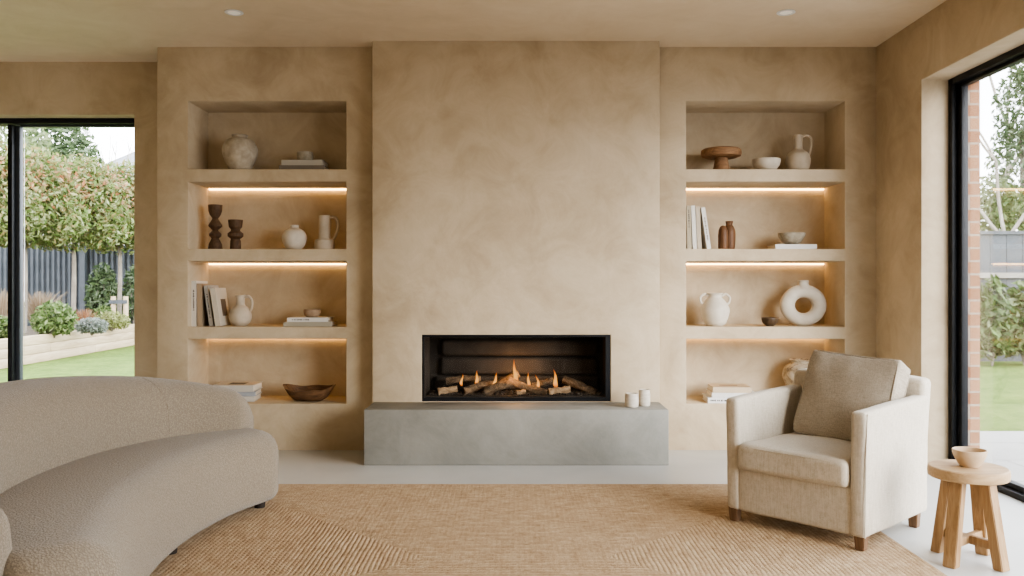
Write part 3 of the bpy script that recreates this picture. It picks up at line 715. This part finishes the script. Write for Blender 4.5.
inner += [hi_.lerp(lo_,(hi_.z-z_)/(hi_.z-lo_.z)) for z_ in (0.46,0.42,0.385) if z_ < hi_.z]
inner.sort(key=lambda v: v.z)
link('seam', tube([v+(v-cen).normalized()*-0.0006 for v in inner if (v-cen).x > -0.05], 0.0024, 6, n=2), M['boucle'], sofa)
# legs
for x,y in ((-1.205,3.965),(-1.345,3.28),(-1.345,2.80),(-1.205,2.28),(-1.80,3.55),(-1.80,2.69)):
    link('leg', lathe([(0,0.0135),(0.024,0.0135),(0.028,0.06),(0,0.06)],20), M['darkleg'], sofa, loc=(x+1.6,y-SY,0))

# ------------------------------------------------------------------ armchair
ch = thing('armchair','oatmeal linen slipcovered armchair at the right with loose cushions','armchair',(1.388,3.725,0),R(-47.6))
def soft(bm, amp=0.003, sc=9, seed=0):
    for v in bm.verts:
        n3 = noise.noise_vector(v.co*sc+Vector((seed,seed*2,0))); v.co += n3*amp
    return bm
def softbox(x0,x1,y0,y1,z0,z1,r,cuts=10,fn=None,amp=0.003,seed=0):
    bm = bmesh.new(); box(bm,x0,x1,y0,y1,z0,z1)
    bmesh.ops.bevel(bm, geom=bm.edges[:], offset=r, segments=4, profile=0.5, affect='EDGES')
    long_ = [e for e in bm.edges if e.calc_length() > 0.06]
    bmesh.ops.subdivide_edges(bm, edges=long_, cuts=cuts, use_grid_fill=True)
    if fn:
        for v in bm.verts: v.co = fn(v.co)
    return soft(bm, amp, 9, seed)
def arm_fn(sgn):
    def f(c):
        k = (c.z-0.09)/0.48; yy = (c.y+0.27)/0.54
        return Vector((c.x+sgn*0.006*k, c.y-0.004*k, c.z+(0.018*yy*k if k > 0.5 else 0)))
    return f
link('arm', softbox(-0.315,-0.252,-0.318,0.290,0.065,0.562,0.018,fn=arm_fn(-1),seed=1), M['linen'], ch, sharp=2)
link('arm', softbox(0.250,0.315,-0.318,0.290,0.065,0.562,0.018,fn=arm_fn(1),seed=2), M['linen'], ch, sharp=2)
link('seat_base', softbox(-0.26,0.26,-0.312,0.26,0.067,0.262,0.012,seed=3), M['linen'], ch, sharp=2)
def back_fn(c):
    k = max(0,(c.z-0.09)/0.57); return Vector((c.x,c.y+0.06*k**1.4,c.z-0.012*(abs(c.x)/0.3)**3*k))
link('back', softbox(-0.310,0.310,0.195,0.290,0.065,0.66,0.022,fn=back_fn,seed=4), M['linen'], ch, sharp=2)
def cushion(w,d,h,edge,cuts=16,pw=3.2,amp=0.004,seed=0):
    """soft box: full thickness in the middle, `edge` fraction at the rim"""
    bm = bmesh.new(); bmesh.ops.create_cube(bm,size=2); bmesh.ops.subdivide_edges(bm,edges=bm.edges[:],cuts=cuts,use_grid_fill=True)
    for v in bm.verts:
        x,y,z = v.co
        k = (1-abs(x)**pw)*(1-abs(y)**pw); th = edge+(1-edge)*max(0,k)**0.55
        r = 0.06; q = abs(z)
        sx = 1-0.03*q**4; 
        rr = (abs(x)**16+abs(y)**16)**(1/16); rs = max(abs(x),abs(y))/rr if rr>1e-6 else 1
        v.co = Vector((x*rs*sx*w/2, y*rs*sx*d/2, z*th*h/2))
    return soft(bm,amp,8,seed)
link('seat_cushion', softbox(-0.253,0.250,-0.338,0.20,0.250,0.366,0.026,fn=lambda c: Vector((c.x,c.y,c.z+(0.016*max(0,1-(c.x/0.24)**2)*max(0,1-((c.y+0.06)/0.24)**2) if c.z>0.31 else 0))),amp=0.004,seed=5), M['linen'], ch, sharp=2)
BW,BH,BT = 0.214,0.197,0.060
def bulge(c):
    k = max(0,1-(abs(c.x)/BW)**2.4)*max(0,1-(abs(c.y)/BH)**2.4)
    pinch = 1-0.035*(abs(c.x)/BW)**2*(1-(abs(c.y)/BH)**2); pin2 = 1-0.03*(abs(c.y)/BH)**2*(1-(abs(c.x)/BW)**2)
    return Vector((c.x*pin2*(1+0.0*k), c.y*pinch, c.z*(1+0.45*k)))
bc = link('back_cushion', softbox(-BW,BW,-BH,BH,-BT,BT,0.014,cuts=14,fn=bulge,amp=0.009,seed=6), M['linen_cushion'], ch, loc=(0.032,0.142,0.540), rot=(R(70),R(3),R(-4)), sharp=2)
for sg in (-1,1):
    ring = []
    for i in range(40):
        a = 2*PI*i/40; x = BW*math.copysign(abs(math.cos(a))**0.16,math.cos(a)); y = BH*math.copysign(abs(math.sin(a))**0.16,math.sin(a))
        c = bulge(Vector((x*0.985,y*0.985,sg*(BT-0.004)))); c = c+noise.noise_vector(c*9+Vector((6,12,0)))*0.009
        ring.append(tuple(c))
    link('piping', tube(ring+[ring[0]],0.0036,6,n=2,closed_ends=False), M['linen_cushion'], bc, sharp=2)
link('seam', tube([(-0.232,-0.328,0.352),(-0.1,-0.337,0.354),(0.1,-0.337,0.354),(0.229,-0.328,0.352)],0.0024,6), M['linen'], ch)
link('seam', tube([(0.321,-0.308,0.555),(0.319,-0.316,0.4),(0.317,-0.317,0.25),(0.315,-0.318,0.07)],0.0024,6), M['linen'], ch)
for x,y,z0 in ((-0.287,-0.290,0.0135),(0.287,-0.290,0.0135),(-0.287,0.24,0.0135),(0.275,0.24,0.0)):
    bm = bmesh.new(); vs = box(bm,-0.022,0.022,-0.022,0.022,0,0.075-z0+0.004)
    for v in vs:
        if v.co.z < 0.01: v.co.x *= 0.8; v.co.y *= 0.8
    bmesh.ops.bevel(bm, geom=bm.edges[:], offset=0.003, segments=2, affect='EDGES')
    link('leg', bm, M['legwood'], ch, loc=(x,y,z0))

# ------------------------------------------------------------------ stool and bowl
st = thing('wooden_stool','round pale oak stool with four splayed legs by the window','stool',(1.744,3.233,0),0)
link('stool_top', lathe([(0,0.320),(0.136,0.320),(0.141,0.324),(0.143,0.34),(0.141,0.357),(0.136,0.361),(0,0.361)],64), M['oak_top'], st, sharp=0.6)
feet = [(-0.06,0.11),(-0.106,-0.077),(0.062,-0.115),(0.102,0.077)]
for fx,fy in feet:
    a = math.atan2(fy,fx); bm = bmesh.new(); r0 = math.hypot(fx,fy)
    vs = box(bm,-0.020,0.020,-0.024,0.024,0,0.321)
    for v in vs: v.co.x += r0-(r0-0.076)*v.co.z/0.321
    bmesh.ops.bevel(bm, geom=bm.edges[:], offset=0.003, segments=2, affect='EDGES')
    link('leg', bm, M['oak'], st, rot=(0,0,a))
for a,b_ in ((0,2),(1,3)):
    (x0,y0),(x1,y1) = feet[a],feet[b_]; an = math.atan2(y1-y0,x1-x0); L = math.hypot(x1-x0,y1-y0)*0.5-0.02; z0 = 0.068 if a==0 else 0.0685
    link('stretcher', boxbm(-L,L,-0.012,0.012,z0,z0+0.032,bev=0.002), M['oak'], st, loc=((x0+x1)/2,(y0+y1)/2,0), rot=(0,0,an))
s = 3.235/F
o = link('clay_bowl', vessel([(8*s,0),(9*s,0.7*s),(12.5*s,6*s),(15.2*s,12*s),(16*s,16.5*s)],0.005,0.008), M['bowl_clay'], loc=((969.6-CX)*s,3.235,0.3613))
tag(o,'small sand coloured clay bowl on the oak stool','bowl')

# ------------------------------------------------------------------ the garden
GZ = -0.09
struct('lawn', boxbm(-40,40,6.5,70,-0.4,GZ), M['grass'])
struct('patio', boxbm(XR+0.335,16,-8,6.48,-0.4,-0.06), M['paver'])
struct('terrace_ground', boxbm(-16,XR+0.335,6.13,6.49,-0.4,GZ), M['grass'])
# left: corrugated fence
bm = bmesh.new(); prev = None
for i in range(360):
    x = -16+i*0.028; y = 17.6+(0.025 if i%4 in (0,1) else -0.025)
    a = bm.verts.new((x,y,GZ-0.05)); b_ = bm.verts.new((x,y,1.93))
    if prev: bm.faces.new((prev[0],a,b_,prev[1]))
    prev = (a,b_)
fr_ = thing('garden_fence','dark grey corrugated fence behind the raised bed','fence',(-10,17.6,GZ))
o = link('fence_panel', bm, M['fence'], fr_, smooth=False); o.matrix_parent_inverse = Matrix.Translation((10,-17.6,-GZ))
for x in (-9.0,-11.4):
    o = link('fence_post', boxbm(x-0.05,x+0.05,17.47,17.57,GZ-0.05,1.98), M['fence'], fr_); o.matrix_parent_inverse = Matrix.Translation((10,-17.6,-GZ))
# raised bed of sleepers
rb = thing('raised_bed','raised garden bed edged with three courses of pale timber','planter',(-7.2,12.5,GZ),math.atan2(0.064,1))
for k in range(3):
    for j,(a,b_) in enumerate(((-6.0,-2.6),(-2.595,0.6),(0.605,5.05)) if k%2 else ((-6.0,-1.2),(-1.195,2.2),(2.205,5.05))):
        link('sleeper', boxbm(-0.12,0.0,a,b_,k*0.137,k*0.137+0.134,bev=0.008), M['sleeper'], rb)
link('soil', boxbm(-8,-0.12,-6,5.0,0.0,0.34), M['soil'], rb)
BZ = 0.25
def leafcloud(n, blobs, size, pal, flat=0.0, droop=0.0):
    """blobs: (cx,cy,cz,rx,ry,rz); one mesh of small folded leaves"""
    tot = sum(b_[3]*b_[5] for b_ in blobs); vs, fs, cs = [], [], []
    for bl in blobs:
        m = int(n*bl[3]*bl[5]/tot)
        d = rng.normal(size=(m,3)); d /= np.linalg.norm(d,axis=1)[:,None]; rad = rng.uniform(0.25,1,m)**0.45
        c = np.array(bl[:3])+d*rad[:,None]*np.array(bl[3:])
        u = rng.normal(size=(m,3)); u[:,2] -= droop; u /= np.linalg.norm(u,axis=1)[:,None]
        w = np.cross(u,rng.normal(size=(m,3))); w /= np.linalg.norm(w,axis=1)[:,None]
        nn = np.cross(u,w); L = size*rng.uniform(0.6,1.3,m)[:,None]; Wd = L*0.42
        quad = np.stack([c-u*L*.5, c+w*Wd*.5+nn*Wd*.15, c+u*L*.5, c-w*Wd*.5+nn*Wd*.15],1)
        base = len(vs)*1; k0 = sum(len(x) for x in vs)
        vs.append(quad.reshape(-1,3)); cs.append(np.array(pal)[rng.integers(0,len(pal),m)]*rng.uniform(0.75,1.2,(m,1)))
    V = np.concatenate(vs); Cc = np.concatenate(cs); m = len(V)//4
    me = bpy.data.meshes.new('foliage'); me.from_pydata(V.tolist(),[],np.arange(m*4).reshape(-1,4).tolist())
    at = me.color_attributes.new('Col','FLOAT_COLOR','POINT')
    full = np.ones((m*4,4)); full[:,:3] = np.repeat(np.clip(Cc,0,1),4,axis=0); at.data.foreach_set('color',full.ravel())
    return me
GREEN = [(0.20,0.30,0.09),(0.30,0.40,0.14),(0.40,0.48,0.22),(0.14,0.22,0.07)]
PHOT = [(0.26,0.36,0.10),(0.38,0.46,0.17),(0.52,0.58,0.30),(0.17,0.26,0.07),(0.46,0.38,0.16),(0.50,0.54,0.26)]
REDS = [(0.62,0.28,0.13),(0.56,0.36,0.18),(0.66,0.42,0.24),(0.45,0.44,0.2)]
DARK = [(0.10,0.16,0.07),(0.16,0.24,0.10),(0.22,0.30,0.15),(0.30,0.38,0.24)]
PALE = [(0.36,0.44,0.22),(0.46,0.52,0.30),(0.30,0.38,0.16)]
def tree(label, base, ch_, blobs, n, size, pal, trunk_r=0.035, trunk_top=None, name='garden_tree', mat='trunk', group=None, extra=None):
    t = thing(name,label,'tree',base,0,group)
    bl = [(b_[0]-base[0],b_[1]-base[1],b_[2]-base[2],*b_[3:]) for b_ in blobs]
    link('crown', leafcloud(n,bl,size,pal), M['leaf'], t)
    bm = tube([(0,0,0.002),(0.02,0,ch_*0.5),(0,0.02,ch_)],[trunk_r*1.2,trunk_r,trunk_r*0.7],8)
    rr = random.Random(len(label))
    for k in range(5):
        a = rr.uniform(0,2*PI); z0 = ch_*rr.uniform(0.75,1.0); l = (bl[0][3])*0.7
        tube([(0,0,z0),(l*.5*math.cos(a),l*.5*math.sin(a),z0+l*.5),(l*math.cos(a),l*math.sin(a),z0+l*.8)],[trunk_r*.5,trunk_r*.35,0.008],6,bm=bm,n=2)
    link('trunk', bm, M[mat], t); return t
g = 'row of clipped red-tipped trees along the left fence'
for px,Y,lab in ((73,15.6,'clipped red-tipped tree centred in the left window pane'),(119,16.6,'clipped red-tipped tree at the right edge of the left window'),(24,14.6,'clipped red-tipped tree rising right behind the window mullion'),(-22,13.8,'clipped red-tipped tree at the left edge of the frame')):
    X = (px-CX)*Y/F
    tree(lab,(X,Y,BZ),2.1,[(X,Y,2.5,1.0,0.7,0.82),(X-0.5,Y,2.22,0.6,0.5,0.5),(X+0.5,Y,2.25,0.6,0.5,0.5),(X+0.1,Y,3.05,0.6,0.5,0.5)],7000,0.115,PHOT,0.04,name='pleached_tree',group=g)
    link('young_leaves', leafcloud(1100,[(0,0,3.02-BZ,0.95,0.6,0.42),(-0.4,0,2.75-BZ,0.7,0.68,0.5),(0.45,0,2.7-BZ,0.65,0.68,0.5)],0.11,REDS), M['leaf'], bpy.data.objects[[o.name for o in COL.objects if o.get('label')==lab][0]])
X=(58-CX)*24/F
tree('big dark evergreen tree rising behind the left fence',(X,24,GZ),4.0,[(X,24,5.0,1.0,1,1.1),(X-0.5,24,4.4,0.8,.8,.9),(X+0.4,24,4.6,.8,.8,.8),(X,24,6.1,.7,.7,.7)],4500,0.2,DARK,0.12)
X=(8-CX)*22/F
tree('pale green tree behind the window mullion, beyond the left fence',(X,22,GZ),3.6,[(X,22,4.6,1.1,1,1.3),(X+.4,22,3.8,.9,.9,.8)],2800,0.18,PALE,0.1)
# shrubs in the bed
def shrub(name,label,px,py0,py1,Y,wpx,n,size,pal,cat='shrub',base=BZ):
    p = P(px,py1,Y); q = P(px,py0,Y); rx = wpx*Y/F/2; h = q.z-base
    t = thing(name,label,cat,(p.x,Y,base))
    link('foliage', leafcloud(n,[(0,0,h*.57,rx,rx*.8,h*.48),(-rx*.5,0,h*.45,rx*.55,rx*.5,h*.36),(rx*.5,0,h*.47,rx*.55,rx*.5,h*.38)],size,pal), M['leaf'], t)
    bm = bmesh.new()
    for k in range(7):
        a = 2*PI*k/7; tube([(0,0,0.002),(rx*.3*math.cos(a),rx*.3*math.sin(a),h*.45),(rx*.6*math.cos(a),rx*.5*math.sin(a),h*.8)],[0.014,0.01,0.004],5,bm=bm,n=2)
    link('stems', bm, M['trunk'], t); return t
def grassclump(label,px,py0,Y,wpx,n,col,base=BZ):
    p = P(px,py0,Y); h = p.z-base; rx = wpx*Y/F/2; vs,fs,cs = [],[],[]
    for i in range(n):
        a = random.uniform(0,2*PI); r = rx*random.random(); hh = h*random.uniform(.55,1); w = 0.009
        x0,y0 = r*.25*math.cos(a),r*.25*math.sin(a); k = len(vs)
        for j in range(5):
            t_ = j/4; x = x0+r*math.cos(a)*t_**1.6; y = y0+r*math.sin(a)*t_**1.6; z = hh*(t_-0.25*t_**3)
            vs += [(x-w*(1-t_*.8),y,z),(x+w*(1-t_*.8),y,z)]
        for j in range(4): fs.append((k+2*j,k+2*j+1,k+2*j+3,k+2*j+2))
        c = random.choice(col); f_ = random.uniform(.8,1.2); cs += [(*[min(1,v*f_) for v in c],1)]*10
    me = bpy.data.meshes.new('ornamental_grass'); me.from_pydata(vs,[],fs)
    at = me.color_attributes.new('Col','FLOAT_COLOR','POINT'); at.data.foreach_set('color',np.array(cs).ravel())
    o = link('ornamental_grass', me, M['leaf'], loc=(p.x,Y,base)); tag(o,label,'plant'); return o
TAN = [(0.55,0.42,0.28),(0.46,0.32,0.2),(0.62,0.5,0.36)]; RUST = [(0.50,0.24,0.13),(0.58,0.34,0.2),(0.40,0.2,0.1)]
shrub('leafy_shrub','bushy mid green shrub beside the mullion in the raised bed',54,303,337,13.2,42,1500,0.10,GREEN)
shrub('climbing_shrub','dark glossy tall shrub against the fence in the raised bed',102,266,318,16.8,30,1300,0.15,DARK)
shrub('lavender_mound','low grey-green lavender mound in the raised bed',92,318,334,13.9,30,1500,0.06,[(0.40,0.44,0.38),(0.48,0.5,0.46),(0.32,0.37,0.28)])
shrub('low_shrub','low yellow-green mound by the wooden stakes',112,312,326,15.2,34,1200,0.07,[(0.46,0.50,0.18),(0.56,0.56,0.26),(0.4,0.44,0.16)])
shrub('leafy_shrub','dark shrub at the right edge of the left window',134,268,318,17.0,22,900,0.14,DARK)
shrub('leafy_shrub','green shrub at the far left edge, left of the mullion',-2,317,342,12.2,36,1100,0.10,GREEN)
grassclump('dry tan ornamental grass right of the mullion',40,277,15.4,44,420,TAN)
grassclump('rust coloured spiky grass in front of the tree stem',84,300,14.6,22,240,RUST)
shrub('leafy_shrub','low dark green shrub between the lavender and the stakes',104,306,326,15.8,20,700,0.09,GREEN)
grassclump('dry tan ornamental grass left of the mullion',0,272,14.0,30,320,TAN)
# stakes by the right tree
sk = thing('tree_stake','pair of round timber tree stakes with a crossbar','tree stake',((119-CX)*16.3/F,16.3,BZ))
for dx in (-0.11,0.13): link('stake', tube([(dx,0,0.002),(dx,0,0.62)],0.05,10,n=1), M['sleeper'], sk)
link('crossbar', boxbm(-0.16,0.18,-0.075,-0.045,0.48,0.55), M['fence'], sk)
# house beyond
hs = thing('neighbour_house','pale house with a grey slate roof beyond the left fence','house',(-15.5,36,GZ))
link('wall', boxbm(-4,5,0,8,0,5.4), M['render'], hs)
bm = bmesh.new(); zz = [(-4.4,5.35),(5.4,5.35)]
v = [bm.verts.new(c) for c in [(-4.4,-0.4,5.35),(5.4,-0.4,5.35),(5.0,4,7.6),(-2.6,4,7.6),(-4.4,8.4,5.35),(5.4,8.4,5.35)]]
for f in [(0,1,2,3),(3,2,5,4),(0,3,4),(1,5,2),(0,4,5,1)]: bm.faces.new([v[i] for i in f])
link('roof', bm, M['slate'], hs, smooth=False); link('fascia', boxbm(-4.4,5.4,-0.45,-0.38,5.15,5.35), M['profile'], hs)
bw = link('window', boxbm(-1.6,-0.4,-0.05,0.02,3.4,4.7), M['profile'], hs); link('pane', boxbm(-1.52,-0.48,-0.06,-0.05,3.48,4.62), M['anthracite'], bw)
# bare trees
def baretree(label, base, h, seed, depth=5, spread=0.55, r=0.07, lean=(0,0)):
    rr = random.Random(seed); bm = bmesh.new()
    def grow(p, d, L, r_, k):
        if k == 0 or r_ < 0.004: return
        mid = p+d*L*.5+Vector((rr.uniform(-.1,.1),rr.uniform(-.1,.1),0))*L; q = p+d*L
        tube([p,mid,q],[r_,r_*.85,r_*.7],6,bm=bm,n=2)
        for i in range(2 if k < depth else 3):
            v = Vector((rr.gauss(0,1),rr.gauss(0,1),rr.gauss(0.15,.6))).normalized()
            grow(q,(d+v*spread).normalized(),L*rr.uniform(.62,.85),r_*.66,k-1)
    grow(Vector((0,0,-.05)),Vector((lean[0],lean[1],1)).normalized(),h*.32,r,depth)
    o = link('bare_tree', bm, M['paletrunk'], loc=base); tag(o,label,'tree'); return o
baretree('leafless young tree in front of the slate roof',((121-CX)*27/F,27,GZ),6.4,5,6,0.4,0.06)
# right side
FY = 12.9
fr2 = thing('garden_fence','grey boarded fence beyond the lawn at the right','fence',(9,FY,GZ))
for i in range(34):
    x = -4.2+i*0.25; link('fence_board', boxbm(x,x+0.243,0,0.03,0,1.95), M['fence'], fr2)
link('fence_rail', boxbm(-4.2,4.3,-0.06,0,1.28,1.36), M['fence_pale'], fr2); link('fence_rail', boxbm(-4.2,4.3,-0.05,0,0.3,0.38), M['fence'], fr2)
link('fence_cap', boxbm(-4.2,4.3,-0.04,0.06,1.95,2.0), M['fence'], fr2)
shrub('laurel_shrub','glossy laurel shrub against the right fence, left one behind the stool',992,281,362,12.1,36,1100,0.16,[(0.17,0.28,0.08),(0.28,0.40,0.14),(0.44,0.52,0.28),(0.10,0.17,0.05)],base=GZ)
shrub('laurel_shrub','glossy laurel shrub at the right edge of the frame',1024,286,362,12.2,44,1300,0.16,[(0.17,0.28,0.08),(0.28,0.40,0.14),(0.44,0.52,0.28),(0.10,0.17,0.05)],base=GZ)
X=(1024-CX)*18/F
tree('tall dark conifer at the right edge beyond the fence',(X,18,GZ),4.5,[(X,18,3.6,.75,.7,1.3),(X,18,4.8,.6,.6,1.0),(X+.1,18,5.8,.38,.4,.9),(X+.3,18,2.4,.9,.8,1.0)],5200,0.14,DARK,0.1,name='conifer_tree')
for px,Y,lab,z,r_ in ((978,16,'pale green bush beside the brick jamb, beyond the right fence',2.2,.62),(1003,15.5,'yellow-green bush in the middle, beyond the right fence',1.95,.6)):
    X=(px-CX)*Y/F
    tree(lab,(X,Y,GZ),1.6,[(X,Y,z,r_,.6,.75),(X+.25,Y,z+.55,.4,.4,.45)],1700,0.13,PALE if px<990 else GREEN,0.05)
baretree('pale twisting leafless tree beyond the right fence',((1000-CX)*14.6/F,14.6,GZ),6.2,11,7,0.5,0.05,(0.05,0))
baretree('tall thin leafless tree against the sky at the right',((990-CX)*20/F,20,GZ),9.5,23,7,0.5,0.09)

# ------------------------------------------------------------------ light
W = bpy.data.worlds.new('overcast_sky'); SC.world = W; W.use_nodes = True
nt = W.node_tree; bg = nt.nodes['Background']
tc = N(nt,'ShaderNodeTexCoord'); sp = N(nt,'ShaderNodeSeparateXYZ'); nt.links.new(tc.outputs['Generated'], sp.inputs[0])
nt.links.new(ramp(nt, sp.outputs[2], [(0.0,(0.96,0.97,1.0)),(0.6,(0.82,0.90,1.0))]), bg.inputs[0]); bg.inputs[1].default_value = 11.5
def area(name, loc, rot, sx, sy, power, col=(1,1,1), portal=False, spread=180):
    L = bpy.data.lights.new(name,'AREA'); L.shape = 'RECTANGLE'; L.size = sx; L.size_y = sy; L.energy = power; L.color = col; L.spread = R(spread)
    if portal: L.cycles.is_portal = True
    o = bpy.data.objects.new(name,L); COL.objects.link(o); o.location = loc; o.rotation_euler = rot; return o
area('sky_portal_right',(2.68,2.5,1.1),(0,R(90),0),2.2,4.6,1,portal=True)
area('sky_portal_left',(-3.85,6.10,1.1),(R(-90),0,0),2.5,2.2,1,portal=True)
area('added_rear_fill',(-2.3,-1.9,1.2),(R(128),0,R(8)),4.5,1.8,54,(1.0,0.86,0.66))  # added warm fill behind the camera, no such lamp in the room
area('added_ceiling_fill',(-1.0,1.2,2.58),(0,0,0),3.4,2.4,8,(1.0,0.95,0.86))  # unseen overhead lamp, added to brighten hearth top, rug and seats
fl = bpy.data.lights.new('fire_glow','POINT'); fl.energy = 3.2; fl.color = (1,0.5,0.18); fl.shadow_soft_size = 0.06
fo = bpy.data.objects.new('fire_glow',fl); COL.objects.link(fo); fo.location = (0.01,5.42,0.50)
sun = bpy.data.lights.new('hazy_sun','SUN'); sun.energy = 8.2; sun.angle = R(38); sun.color = (1,0.99,0.97)
so = bpy.data.objects.new('hazy_sun',sun); COL.objects.link(so)
d = Vector((-3.5,4.9,-1.9)).normalized(); so.rotation_euler = d.to_track_quat('-Z','Y').to_euler()

# ------------------------------------------------------------------ camera
cam = bpy.data.cameras.new('camera'); co = bpy.data.objects.new('camera',cam); COL.objects.link(co)
cam.sensor_width = 36; cam.lens = F/1024*36; cam.shift_x = -3/1024; cam.shift_y = -1/1024
co.location = (0,0,CZ); co.rotation_euler = (R(90),0,0); cam.clip_end = 200; SC.camera = co
SC.view_settings.view_transform = 'AgX'; SC.view_settings.look = 'AgX - Medium High Contrast'; SC.view_settings.exposure = -0.08
SC.cycles.use_denoising = True; SC.cycles.use_adaptive_sampling = False; SC.cycles.max_bounces = 8; SC.cycles.diffuse_bounces = 5; SC.cycles.transparent_max_bounces = 16
SC.cycles.caustics_reflective = False; SC.cycles.caustics_refractive = False; SC.cycles.sample_clamp_indirect = 6
